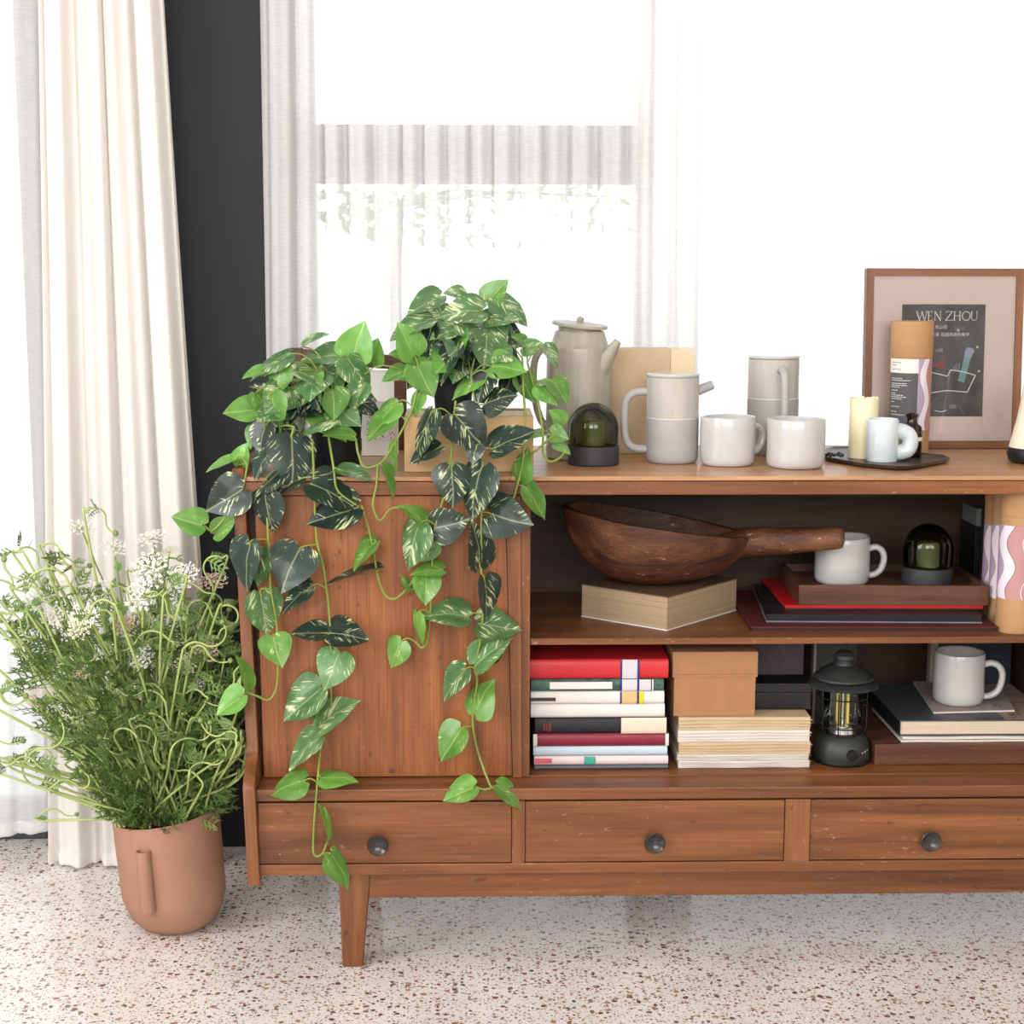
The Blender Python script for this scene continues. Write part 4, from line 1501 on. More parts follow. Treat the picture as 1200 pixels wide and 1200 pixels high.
# --- pile of nine books, spines out
plain('red_cover', (196, 44, 50), rough=0.4, vary=0.06, scale=10)
plain('green_marble', (64, 92, 84), rough=0.5, vary=0.5, scale=70)
plain('white_cover', (220, 215, 208), rough=0.55, vary=0.03)
plain('cream_cover', (220, 204, 182), rough=0.55, vary=0.04)
plain('black_cloth', (36, 36, 40), rough=0.55, vary=0.15, scale=80)
plain('wine_cover', (132, 40, 56), rough=0.4, vary=0.12, scale=40)
plain('pale_blue_cover', (190, 204, 216), rough=0.5, vary=0.03)
plain('pink_white_cover', (222, 204, 204), rough=0.5, vary=0.05)
plain('grey_cover', (92, 94, 102), rough=0.5, vary=0.06)
plain('band_lilac', (206, 198, 204), rough=0.6, vary=0.03)
plain('band_blue', (40, 44, 120), rough=0.6)
plain('sticker_yellow', (222, 200, 30), rough=0.6)
plain('sticker_kraft', (206, 170, 120), rough=0.6)
plain('print_pink', (206, 96, 110), rough=0.6, vary=0.2)
plain('print_green', (70, 160, 140), rough=0.6, vary=0.3, scale=300)
plain('print_dark', (58, 56, 58), rough=0.6, vary=0.1)
plain('print_red', (130, 40, 44), rough=0.6)
YBK = 0.038
zprev = ZF
book_rows = [(626, 783, 903, 898, 'grey_cover', 'thin grey book, lowest of the pile beside the upright', 0.19),
             (626, 783, 897.6, 887.2, 'pink_white_cover', 'white book with pink and green print on the spine, low in the pile', 0.19),
             (625, 782, 886.8, 876, 'pale_blue_cover', 'plain pale blue book under the wine red one', 0.19),
             (625, 784, 875.6, 861, 'wine_cover', 'glossy wine red book under the black cloth one', 0.20),
             (627, 781, 860.6, 842.5, 'black_cloth', 'black cloth book with a broad cream band at one end of the spine', 0.20),
             (622, 779, 842, 826.5, 'white_cover', 'plain white book with a blank spine under the spine label books', 0.20),
             (622, 778.5, 826, 811.5, 'white_cover', 'white book with a grey title bar and yellow sticker on its spine', 0.20),
             (622, 778, 811, 797.2, 'green_marble', 'dark green marbled book with a white title strip under the red one', 0.20),
             (620, 783.5, 796.8, 774, 'red_cover', 'thick bright red book on top of the pile of nine', 0.24)]
books = {}
zofs = zat(700, 903, YBK) - ZF
for (xa_, xb_, yb_, yt_, m, lab, dep) in book_rows:
    xL, xR = U(xa_, yt_, YBK).x, U(xb_, yt_, YBK).x
    za = zprev
    zb_ = zat(700, yt_, YBK) - zofs
    t = thing('book', ((xL + xR) / 2, YBK + dep / 2, za), lab, 'book', 'books piled beside the upright')
    th = zb_ - za - 0.0003
    cv = min(0.0022, th * 0.25)
    b = MB()
    # cover wraps the spine: a C of boards and a gently rounded spine towards us
    b.box(xL, xR, YBK + 0.004, YBK + dep, za, za + cv)
    b.box(xL, xR, YBK + 0.004, YBK + dep, za + th - cv, za + th)
    prof = [(YBK + 0.004, za), (YBK + 0.0015, za + th * 0.06), (YBK, za + th * 0.25), (YBK - 0.0008, za + th * 0.5), (YBK, za + th * 0.75), (YBK + 0.0015, za + th * 0.94), (YBK + 0.004, za + th)]
    b.prism(prof + [(YBK + 0.0055, za + th), (YBK + 0.0055, za)], 'X', xL, xR)
    b.build('cover', m, t, smooth=50)
    MB().box(xL + 0.003, xR - 0.003, YBK + 0.0058, YBK + dep - 0.003, za + cv + 0.0001, za + th - cv - 0.0001).build('page_block', 'page_edge_white', t)
    books[m + str(len(books))] = (t, xL, xR, za, th)
    zprev = zb_
    t['_row'] = 0
    del t['_row']


def spine_mark(book, x0p, x1p, f0, f1, m, name='spine_label'):
    t, xL, xR, za, th = book
    xa_, xb_ = U(x0p, 840, YBK).x, U(x1p, 840, YBK).x
    b = MB()
    fs = [f0 + (f1 - f0) * k / 6 for k in range(7)]
    y_of = lambda f: YBK - 0.0012 - 0.0008 * (1 - (2 * f - 1) ** 2) + 0.0052 * max(0, abs(2 * f - 1) - 0.55) ** 1.6
    for f in fs:
        for x in (xa_, xb_):
            b.v.append(Vector((x, y_of(f), za + th * f)))
    for k in range(6):
        b.f.append((2 * k, 2 * k + 1, 2 * k + 3, 2 * k + 2))
    b.build(name, m, t)


bl = list(books.values())
red, green, wh3, blk, wine, pnk = bl[8], bl[7], bl[6], bl[4], bl[3], bl[1]
for bkk, cm in ((red, 'band_lilac'), (green, 'band_lilac'), (wh3, 'sticker_kraft')):
    spine_mark(bkk, 728.5, 746, 0.02, 0.98, cm)
    spine_mark(bkk, 726.3, 728.3, 0.02, 0.98, 'band_blue')
    spine_mark(bkk, 746.2, 748.4, 0.02, 0.98, 'band_blue')
spine_mark(green, 644, 717, 0.22, 0.80, 'paper_white', 'title_strip')
spine_mark(green, 748.6, 762, 0.04, 0.96, 'band_lilac')
spine_mark(green, 763.5, 765, 0.02, 0.98, 'paper_white')
spine_mark(wh3, 748.6, 754, 0.02, 0.98, 'sticker_yellow')
spine_mark(wh3, 622, 651, 0.28, 0.55, 'print_dark', 'title_bar')
spine_mark(blk, 728, 781, 0.0, 1.0, 'cream_cover', 'spine_band')
spine_mark(blk, 637, 638.6, 0.2, 0.72, 'print_red', 'spine_print')
spine_mark(blk, 640, 641.6, 0.2, 0.66, 'print_red', 'spine_print')
spine_mark(blk, 643, 645.6, 0.16, 0.72, 'print_red', 'spine_print')
spine_mark(wine, 625, 629.5, 0.02, 0.98, 'white_cover', 'spine_band')
spine_mark(wine, 780, 784, 0.02, 0.98, 'white_cover', 'spine_band')
spine_mark(pnk, 627, 647, 0.25, 0.8, 'print_pink', 'spine_print')
spine_mark(pnk, 685, 698, 0.04, 0.96, 'print_green', 'spine_print')

# --- pile of soft magazines and the kraft box on it
YM = 0.042
plain('magazine_paper', (214, 206, 198), rough=0.6, vary=0.14, scale=1.0, stretch=(4, 4, 1400))
plain('magazine_cream', (200, 176, 142), rough=0.6, vary=0.12, scale=1.0, stretch=(4, 4, 1400))
zofs = zat(870, 890.5, YM) - ZF
zprev = ZF
mags = [(890.5, 882, 'magazine_paper', 'white-edged magazine, lowest of the soft pile beside the lantern'),
        (881.8, 874.5, 'magazine_paper', 'white-edged magazine, second lowest of the soft pile beside the lantern'),
        (874.3, 860, 'magazine_cream', 'cream-edged magazine, lower of two in the soft pile'),
        (859.8, 846, 'magazine_paper', 'white-edged magazine between the two cream-edged ones'),
        (845.8, 831, 'magazine_cream', 'cream-edged magazine, topmost of the soft pile under the kraft box')]
for k, (yb_, yt_, m, lab) in enumerate(mags):
    za, zb_ = zprev, zat(870, yt_, YM) - zofs
    dx_ = (0.001, -0.001, 0.0015, -0.0005, 0.0005)[k]
    xL, xR = U(795, 860, YM).x + dx_, U(949, 860, YM).x + dx_
    t = thing('magazine', ((xL + xR) / 2, YM + 0.1, za), lab, 'magazine', 'magazines piled under the kraft box')
    b = MB()
    nx = 24
    wav = lambda u, kk=k: 0.0014 * math.sin(u * 5 + kk * 1.7) * u
    for i in range(nx + 1):
        u = i / nx
        x = xL + (xR - xL) * u
        lift = 0.0
        for (y, zq) in ((YM + 0.002 * abs(math.sin(u * 7 + k)), za), (YM, zb_ - 0.0004), (YM + 0.19, zb_ - 0.0004), (YM + 0.19, za)):
            b.v.append(Vector((x, y, zq)))
    for i in range(nx):
        o = 4 * i
        for j in range(4):
            b.f.append((o + j, o + (j + 1) % 4, o + 4 + (j + 1) % 4, o + 4 + j))
    b.f.append((0, 1, 2, 3))
    b.f.append(tuple(4 * nx + j for j in (3, 2, 1, 0)))
    b.build('pages', m, t)
    # separate leaves curling at the open edge
    for q in range(3):
        zq = za + (zb_ - za) * (0.25 + 0.25 * q)
        lb = MB()
        for i in range(nx + 1):
            u = i / nx
            x = xL + (xR - xL + 0.0012 * (q + 1)) * u
            lb.v += [Vector((x, YM - 0.0006 - 0.0006 * q, zq + 0.0009 * math.sin(u * 6 + q + k))), Vector((x, YM + 0.0045, zq + 0.0002))]
        for i in range(nx):
            lb.f.append((2 * i, 2 * i + 2, 2 * i + 3, 2 * i + 1))
        lb.build('sheet', m, t)
    zprev = zb_
ZM = zprev + 0.0002
yk = YM + 0.006
x0, x1 = U(790, 800, yk).x, U(885.5, 800, yk).x
zk0, zk1 = ZM, zat(838, 763.5, yk)
zl_ = zat(838, 793, yk)
kb = thing('kraft_box', ((x0 + x1) / 2, yk + 0.06, ZM), 'small kraft cardboard box with a lift-off lid on the magazines', 'box')
MB().box(x0, x1, yk, yk + 0.11, zk0, zl_ + 0.004, bev=0.0008).build('box_base', 'kraft_brown', kb)
b = MB()
xa_, xb_ = U(787.8, 800, yk).x, U(887.5, 800, yk).x
MB().box(xa_, xb_, yk - 0.0022, yk + 0.1125, zl_ + 0.0042, zk1, bev=0.0012).build('box_lid', 'kraft_brown', kb)
b2 = MB()
b2.box(xa_, xb_, yk - 0.0022, yk - 0.0002, zl_, zl_ + 0.0043)
b2.build('lid_lip', 'kraft_brown', kb)

# --- things standing at the back of the lower shelf
plain('mauve_board', (112, 98, 104), rough=0.7, vary=0.1, scale=60)
plain('green_grey_board', (70, 74, 70), rough=0.6, vary=0.1)
plain('board_edge', (168, 158, 146), rough=0.6)
plain('navy_board', (40, 46, 58), rough=0.55, vary=0.12)


def leaning_board(name, label, x0p, x1p, ytop, Y, m, th, edge=None):
    x0, x1 = U(x0p, 800, Y).x, U(x1p, 800, Y).x
    zt_ = min(zat((x0p + x1p) / 2, ytop, Y), z_sh0 - 0.006)
    t = thing(name, ((x0 + x1) / 2, Y, ZF), label, 'board')
    MB().box(x0, x1, Y, Y + th, ZF, zt_, bev=0.001).build('panel', m, t)
    if edge:
        MB().box(x0 - edge - 0.0002, x0 - 0.0002, Y, Y + th, ZF, zt_, bev=0.0006).build('spine_edge', 'board_edge', t)
    return t


leaning_board('picture_board', 'dusty mauve board standing behind the kraft box at the back of the shelf', 880, 941, 752, 0.30, 'mauve_board', 0.012)
YX = 0.085
x0, x1 = U(884, 800, YX).x, U(951, 800, YX).x
bb = thing('storage_box', ((x0 + x1) / 2, YX + 0.03, ZM), 'low black box resting on the magazines beside the kraft box', 'box')
MB().box(x0, x1, YX, YX + 0.06, ZM + 0.0003, zat(915, 812, YX), bev=0.001).build('box_base', 'black_cover', bb)
MB().box(x0 - 0.001, x1 + 0.001, YX - 0.001, YX + 0.061, zat(915, 811.5, YX), zat(915, 801, YX), bev=0.001).build('box_lid', 'black_cover', bb)
leaning_board('picture_board', 'green-grey board with a pale edge standing behind the lantern', 956, 1003, 750, 0.30, 'green_grey_board', 0.02, 0.005)
leaning_board('picture_board', 'tall navy board with a pale edge standing behind the mug on the art book', 1098, 1184, 750, 0.31, 'navy_board', 0.02, 0.014)

# --- camping lantern
plain('lantern_metal', (44, 47, 46), rough=0.45, spec=0.45, vary=0.1)
plain('lantern_black', (20, 20, 21), rough=0.4)
plain('filament_bar', (226, 206, 90), rough=0.4)
plain('chrome', (210, 210, 210), rough=0.12, metal=1.0, vary=0.02)
c, s = stand(986.5, 900, ZF, 35.5)
c.x = U(986.5, 860, c.y).x
lan = thing('camping_lantern', c, 'dark metal camping lantern with caged glass between the magazines and art book', 'lantern')
z_ = lambda y: zat(986, y, c.y) - ZF
zb0, zb1 = 0.0, z_(858)
MB().lathe(c, [(0, 0), (34 * s, 0), (35.5 * s, 0.002), (35.5 * s, z_(887)), (34.5 * s, z_(886)), (34 * s, z_(885))], 56).build('foot_ring', 'lantern_black', lan, smooth=40)
base = MB().lathe(c, [(34 * s, z_(884.8)), (34.5 * s, z_(882)), (33.8 * s, z_(872)), (31 * s, z_(865)), (27 * s, z_(860)), (24 * s, z_(858)), (22 * s, z_(857)), (0, z_(857))], 56).build('base', 'lantern_metal', lan, smooth=40)
kb = MB().lathe((0, 0, 0), [(0, 0), (6.8 * s, 0), (7 * s, 0.002), (6.5 * s, 0.005), (0, 0.0055)], 24)
kc = Vector((U(991, 880, c.y).x, c.y - 33.6 * s, ZF + z_(876)))
for v in kb.v:
    v.xyz = Vector((kc.x + v.x, kc.y + 0.0015 - v.z, kc.z + v.y))
kb.build('dial', 'lantern_black', base, smooth=40)
me_ = MB()
for k in range(6):
    a = math.radians(-58 + k * 4.2)
    me_.v += [Vector((c.x + 34.0 * s * math.cos(a), c.y + 34.0 * s * math.sin(a), ZF + z_(875) + dz_ + 0.0006 * k)) for dz_ in (-0.0014, 0.0014)]
for k in (0, 2, 4):
    me_.f.append((2 * k, 2 * k + 2, 2 * k + 3, 2 * k + 1))
me_.build('badge', 'label_print', base)
MB().lathe(c, [(23.5 * s, z_(857)), (23.5 * s, z_(808))], 48).build('glass_cylinder', CLEAR, lan, smooth=60)
MB().lathe(c, [(0, z_(857) + 0.0004), (17 * s, z_(857) + 0.0004), (15 * s, z_(848)), (6 * s, z_(846)), (0, z_(846))], 32).build('reflector', 'chrome', lan, smooth=40)
for k in range(4):
    a = math.radians(40 + 90 * k)
    q = c + Vector((8 * s * math.cos(a), 8 * s * math.sin(a), 0))
    MB().tube([q + Vector((0, 0, z_(846))), q + Vector((0, 0, z_(806)))], 0.0022, 8).build('light_bar', 'filament_bar', lan, smooth=60)
MB().tube([c + Vector((0, 0, z_(846))), c + Vector((0, 0, z_(806)))], 0.0035, 10).build('centre_post', 'chrome', lan, smooth=60)
for yy, rr in ((848, 29.0), (815, 29.0)):
    MB().tube([c + Vector((rr * s * math.cos(2 * math.pi * k / 40), rr * s * math.sin(2 * math.pi * k / 40), z_(yy))) for k in range(41)], 0.0012, 8, cap=False).build('cage_ring', 'lantern_black', lan, smooth=60)
for k in range(8):
    a = 2 * math.pi * (k + 0.5) / 8
    d_ = Vector((math.cos(a), math.sin(a), 0))
    MB().tube(smooth_path([c + d_ * (24.5 * s) + Vector((0, 0, z_(858))), c + d_ * (28.5 * s) + Vector((0, 0, z_(849))), c + d_ * (29 * s) + Vector((0, 0, z_(830))), c + d_ * (29 * s) + Vector((0, 0, z_(807)))], 5), 0.0012, 8).build('cage_bar', 'lantern_black', lan, smooth=60)
MB().lathe(c, [(25 * s, z_(805)), (30 * s, z_(805)), (42 * s, z_(802.5)), (42.8 * s, z_(801)), (41.5 * s, z_(799.8)), (33 * s, z_(796)), (24 * s, z_(795))], 56).build('brim', 'lantern_metal', lan, smooth=35)
MB().lathe(c, [(33 * s, z_(795.5)), (36.2 * s, z_(793.5)), (36 * s, z_(791.5)), (29 * s, z_(785.5)), (19 * s, z_(780)), (13 * s, z_(778)), (12 * s, z_(774.5)), (10 * s, z_(772)), (13 * s, z_(771)), (12.5 * s, z_(767)), (8 * s, z_(763)), (0, z_(761.5))], 56).build('cap', 'lantern_metal', lan, smooth=35)
tp = c + Vector((0, 0, z_(758.5)))
MB().tube([tp + Vector((0.005 * math.cos(q), 0, 0.005 * math.sin(q))) for q in [2 * math.pi * k / 20 for k in range(21)]], 0.0012, 8, cap=False).build('hanging_ring', 'lantern_black', lan, smooth=60)
MB().tube(smooth_path([tp + Vector((-0.003, 0, -0.002)), c + Vector((-14 * s, -0.004, z_(767))), c + Vector((-27 * s, -0.006, z_(775))), c + Vector((-33 * s, -0.004, z_(786))), c + Vector((-33 * s, -0.002, z_(791)))], 5), 0.001, 8).build('bail_wire', 'lantern_black', lan, smooth=60)

# --- shallow walnut box with art book, magazines, booklet and mug
A = G(1024.5, 896.5, ZF)
hB = zat(1100, 872, A.y) - ZF
wx1 = mir2(xp) - 0.004
bxr = thing('walnut_crate', ((A.x + wx1) / 2, A.y + 0.14, ZF), 'shallow dark walnut box on the lower shelf under the art book', 'box')
MB().box(A.x, wx1, A.y, A.y + 0.012, ZF, ZF + hB, bev=0.001).build('front_board', TRAYW, bxr)
MB().box(A.x, wx1, A.y + 0.25, A.y + 0.262, ZF, ZF + hB, bev=0.001).build('back_board', TRAYW, bxr)
MB().box(A.x, A.x + 0.028, A.y + 0.0122, A.y + 0.2498, ZF, ZF + hB - 0.001, bev=0.001).build('side_board', TRAYW, bxr)
MB().box(wx1 - 0.012, wx1, A.y + 0.0122, A.y + 0.2498, ZF, ZF + hB, bev=0.001).build('side_board', TRAYW, bxr)
MB().box(A.x + 0.0282, wx1 - 0.0122, A.y + 0.0122, A.y + 0.2498, ZF, ZF + hB - 0.003).build('bottom_board', TRAYW, bxr)
z1 = ZF + hB + 0.0003
A2 = G(1056, 870, z1)
x1_ = wx1 - 0.004
for k, (th, m, lab) in enumerate(((0.0045, 'magazine_paper', 'thin white magazine directly on the walnut box under the art book'), (0.0050, 'magazine_paper', 'thin white magazine sandwiched between another and the art book'))):
    t = thing('magazine', ((A2.x + x1_) / 2, A2.y + 0.1, z1), lab, 'magazine', 'magazines under the art book')
    b = MB()
    nx = 24
    for i in range(nx + 1):
        u = i / nx
        x = A2.x + 0.003 * k + (x1_ - A2.x) * u
        lf = 0.0011 * (1 + math.sin(u * 11 + k * 2)) * (1 if k else 0.6)
        for (y, zq) in ((A2.y, z1 + lf * 0.3), (A2.y, z1 + th - 0.0012 + lf * 0.4), (A2.y + 0.2, z1 + th - 0.0004), (A2.y + 0.2, z1)):
            b.v.append(Vector((x, y, zq)))
    for i in range(nx):
        o = 4 * i
        for j in range(4):
            b.f.append((o + j, o + (j + 1) % 4, o + 4 + (j + 1) % 4, o + 4 + j))
    b.f.append((0, 1, 2, 3))
    b.f.append(tuple(4 * nx + j for j in (3, 2, 1, 0)))
    b.build('pages', m, t)
    z1 += th + 0.0002
plain('art_cover', (64, 70, 74), rough=0.4, vary=0.12, scale=8)
plain('art_cover_print', (150, 130, 116), rough=0.5, vary=0.3, scale=40)
B0 = G(1056, 862, z1)
hA = zat(1120, 843.5, B0.y) - z1
xR = wx1 - 0.003
ab = thing('art_book', ((B0.x + xR) / 2, B0.y + 0.12, z1), 'large dark-covered art book with cream pages under the mug', 'book')
dp = 0.235
MB().box(B0.x - 0.004, xR, B0.y - 0.002, B0.y + dp, z1, z1 + 0.0022).build('cover', 'art_cover', ab)
MB().box(B0.x - 0.004, xR, B0.y - 0.002, B0.y + dp, z1 + hA - 0.0022, z1 + hA, bev=0.0006).build('cover', 'art_cover', ab)
MB().box(B0.x - 0.0045, B0.x - 0.002, B0.y - 0.002, B0.y + dp, z1 + 0.0023, z1 + hA - 0.0023).build('spine', 'black_cover', ab)
MB().box(B0.x - 0.0018, xR - 0.002, B0.y, B0.y + dp - 0.003, z1 + 0.0023, z1 + hA - 0.0023).build('page_block', 'page_edge_cream', ab)
zA = z1 + hA
xq0 = U(1178, 843, B0.y).x
MB().box(xq0, xR - 0.001, B0.y + 0.001, B0.y + dp - 0.002, zA + 0.0001, zA + 0.0005).build('cover_picture', 'art_cover_print', ab)
tb = MB()                                             # worn, unreadable lettering down the cover's edge
for k in range(16):
    yq = B0.y + 0.012 + 0.0125 * k
    for (dx_, w_) in ((0.016, 0.012), (0.031, 0.006)):
        tb.box(xq0 + dx_, xq0 + dx_ + w_ * (0.6 + 0.4 * ((k * 7) % 3) / 2), yq, yq + 0.0034 + 0.003 * ((k * 5) % 2), zA + 0.0005, zA + 0.0007)
tag(tb.build('cover_lettering', 'ink_black', ab), kind='stuff')
zA += 0.0009
bA, bB, bC, bD = G(1094, 836.5, zA), G(1189, 834, zA), G(1172, 806, zA), G(1070, 800, zA)
bq = thing('booklet', (bA + bC) / 2, 'thin mauve booklet lying crooked between the mug and art book', 'booklet')
plain('booklet_cover', (158, 142, 138), rough=0.55, vary=0.06)
MB().hexa([bA, bB, bC, bD], [v + Vector((0, 0, 0.0028)) for v in (bA, bB, bC, bD)]).build('pages', 'magazine_paper', bq)
MB().hexa([v + Vector((0, 0, 0.0029)) for v in (bA, bB, bC, bD)], [v + Vector((0, 0, 0.0036)) for v in (bA, bB, bC, bD)]).build('cover', 'booklet_cover', bq)
qc = G(1169, 826.5, zA + 0.004)
rb_ = MB()
for k in range(24):
    a = 2 * math.pi * k / 24
    for q in (0.0052, 0.0072):
        rb_.v.append(Vector((qc.x + q * math.cos(a), qc.y + q * 1.2 * math.sin(a), zA + 0.0039)))
for k in range(24):
    k2 = (k + 1) % 24
    rb_.f.append((2 * k, 2 * k + 1, 2 * k2 + 1, 2 * k2))
rb_.build('round_stamp', 'print_red', bq)
mug(1122, 829.5, zA + 0.0041, 31, 62, -10, 'white mug with large looped handle standing on the mauve booklet', 21.7, hh=(0.14, 0.76), reach=0.36, taper=0.97)

# ================================================================== pothos plants
def leaf_material(name, base, deep, streak, amount, rough=0.38):
    m, nt, p, N, L = base_mat(name)
    uv = N.new('ShaderNodeUVMap')
    sp = N.new('ShaderNodeSeparateXYZ')
    L.new(uv.outputs[0], sp.inputs[0])
    oi = N.new('ShaderNodeObjectInfo')

    def mn(op, a, b=None):
        n_ = N.new('ShaderNodeMath')
        n_.operation = op
        for k, q in enumerate((a, b)):
            if q is None:
                continue
            if isinstance(q, (int, float)):
                n_.inputs[k].default_value = q
            else:
                L.new(q, n_.inputs[k])
        return n_.outputs[0]
    sx = mn('SUBTRACT', sp.outputs[0], 0.5)
    ab = mn('ABSOLUTE', sx)
    rnd_ = mn('MULTIPLY', oi.outputs['Random'], 60.0)
    chev = mn('SUBTRACT', sp.outputs[1], mn('MULTIPLY', ab, 1.1))
    cv = N.new('ShaderNodeCombineXYZ')
    L.new(mn('MULTIPLY', chev, 15.0), cv.inputs[0])
    L.new(mn('ADD', mn('MULTIPLY', sx, 3.4), rnd_), cv.inputs[1])
    L.new(rnd_, cv.inputs[2])
    n1 = N.new('ShaderNodeTexNoise')
    n1.inputs['Scale'].default_value = 1.0
    n1.inputs['Detail'].default_value = 4
    n1.inputs['Roughness'].default_value = 0.65
    L.new(cv.outputs[0], n1.inputs['Vector'])
    cv2 = N.new('ShaderNodeCombineXYZ')
    L.new(mn('MULTIPLY', sx, 3.0), cv2.inputs[0])
    L.new(mn('ADD', mn('MULTIPLY', sp.outputs[1], 1.6), rnd_), cv2.inputs[1])
    n2 = N.new('ShaderNodeTexNoise')
    n2.inputs['Scale'].default_value = 1.0
    L.new(cv2.outputs[0], n2.inputs['Vector'])
    val = mn('ADD', mn('MULTIPLY', n1.outputs['Fac'], 0.62), mn('MULTIPLY', n2.outputs['Fac'], 0.42))
    r1 = ramp(N, [(amount, (0, 0, 0)), (amount + 0.035, (1, 1, 1))])
    L.new(val, r1.inputs[0])
    # tone of the green drifts from leaf to leaf and over the blade
    rb = ramp(N, [(0.3, lin(deep)), (0.7, lin(base))])
    L.new(n2.outputs['Fac'], rb.inputs[0])
    hs = N.new('ShaderNodeHueSaturation')
    L.new(rb.outputs[0], hs.inputs['Color'])
    L.new(mn('ADD', mn('MULTIPLY', oi.outputs['Random'], 0.5), 0.78), hs.inputs['Value'])
    # pale midrib and edge
    rib = ramp(N, [(0.010, (1, 1, 1)), (0.022, (0, 0, 0))])
    L.new(ab, rib.inputs[0])
    mx = N.new('ShaderNodeMix')
    mx.data_type = 'RGBA'
    L.new(r1.outputs[0], mx.inputs[0])
    L.new(hs.outputs[0], mx.inputs[6])
    mx.inputs[7].default_value = lin(streak)
    mx2 = N.new('ShaderNodeMix')
    mx2.data_type = 'RGBA'
    L.new(mn('MULTIPLY', rib.outputs[0], 0.35), mx2.inputs[0])
    L.new(mx.outputs[2], mx2.inputs[6])
    mx2.inputs[7].default_value = lin(streak)
    L.new(mx2.outputs[2], p.inputs['Base Color'])
    p.inputs['Roughness'].default_value = rough
    p.inputs['Specular IOR Level'].default_value = 0.5
    # light passes thin blades
    tr = N.new('ShaderNodeBsdfTranslucent')
    L.new(mx2.outputs[2], tr.inputs[0])
    ms = N.new('ShaderNodeMixShader')
    ms.inputs[0].default_value = 0.22
    L.new(p.outputs[0], ms.inputs[1])
    L.new(tr.outputs[0], ms.inputs[2])
    L.new(ms.outputs[0], N['Material Output'].inputs[0])
    return m


leaf_material('leaf_bright', (120, 166, 82), (84, 138, 52), (206, 222, 150), 0.625, rough=0.3)
leaf_material('leaf_mid', (112, 152, 98), (76, 116, 68), (216, 224, 178), 0.572, rough=0.28)
leaf_material('leaf_dark', (50, 68, 58), (34, 50, 44), (206, 214, 164), 0.585, rough=0.28)
plain('vine_green', (126, 142, 62), rough=0.5, vary=0.15)
plain('potting_soil', (44, 34, 28), rough=0.95, vary=0.3, scale=200)


def leaf_mesh(name, m, fold, bend, curl, sd):
    """heart-shaped blade: root notch at y = 0, tip at y = 1, half width about 0.43"""
    ys = [-0.10, -0.06, 0.0, 0.08, 0.18, 0.30, 0.42, 0.54, 0.66, 0.77, 0.87, 0.94, 1.0]
    ws = [0.13, 0.29, 0.40, 0.475, 0.505, 0.50, 0.465, 0.405, 0.325, 0.23, 0.13, 0.055, 0.0]
    cols = [-1, -0.66, -0.33, 0, 0.33, 0.66, 1]
    vs, fs, uvs = [], [], []
    for j, (y, w_) in enumerate(zip(ys, ws)):
        for c_ in cols:
            x = c_ * w_
            yy = y
            if y < 0.12:                        # the notch: the middle starts further up
                yy = y + (0.12 - y) * (1 - abs(c_)) ** 1.2 * 0.75
            z = fold * abs(x) - bend * max(0, yy) ** 2 - curl * x * x * 1.4
            z += 0.03 * noise.noise(Vector((x * 4 + sd, yy * 4, sd)))
            vs.append((x + 0.05 * math.sin(yy * 3 + sd) * yy, yy, z))
            uvs.append((x + 0.5, yy))
    n = len(cols)
    for j in range(len(ys) - 1):
        for k in range(n - 1):
            a = j * n + k
            fs.append((a, a + 1, a + n + 1, a + n))
    me = bpy.data.meshes.new(name)
    me.from_pydata(vs, [], fs)
    l = me.uv_layers.new(name='UVMap')
    for lp in me.loops:
        l.data[lp.index].uv = uvs[lp.vertex_index]
    for pl in me.polygons:
        pl.use_smooth = True
    me.materials.append(MATS[m])
    return me


LEAF = {k: [leaf_mesh('leaf', m, *q) for q in ((0.16, 0.16, 0.0, 1.0), (0.30, 0.10, 0.1, 5.0), (0.05, 0.30, 0.25, 9.0))]
        for k, m in (('L', 'leaf_bright'), ('M', 'leaf_mid'), ('D', 'leaf_dark'))}


def put_leaf(root, b, t, wid, kind, flip=1, upbias=0.25, var=None, rnd=random):
    """blade from root point b to tip t with the apparent width wid (metres)"""
    L_ = (t - b).length
    nat = 0.98
    wid *= 1.10
    if wid > nat * L_:                       # seen end on: the tip really comes towards us
        full = wid / nat
        t = t + Vector((0, -math.sqrt(max(0, full * full - L_ * L_)) * 0.9, 0))
        L_ = (t - b).length
    y = (t - b).normalized()
    view = (CAM - b).normalized()
    n0 = view - y * view.dot(y)
    n0.normalize()
    roll = math.acos(max(0.12, min(1, wid / (nat * L_))))
    n1 = Matrix.Rotation(roll, 3, y) @ n0
    n2 = Matrix.Rotation(-roll, 3, y) @ n0
    z = n1 if n1.z >= n2.z else n2
    if flip < 0:
        z = n2 if z is n1 else n1
    x = y.cross(z).normalized()
    M = Matrix((x, y, z)).transposed().to_4x4()
    me = LEAF[kind][var if var is not None else rnd.randrange(3)]
    o = bpy.data.objects.new('leaf', me)
    sx = max(L_, wid / nat)
    o.matrix_basis = Matrix.Translation(b - root.location) @ M @ Matrix.Diagonal((sx, L_, L_, 1))
    o.parent = root
    COL.objects.link(o)
    return o


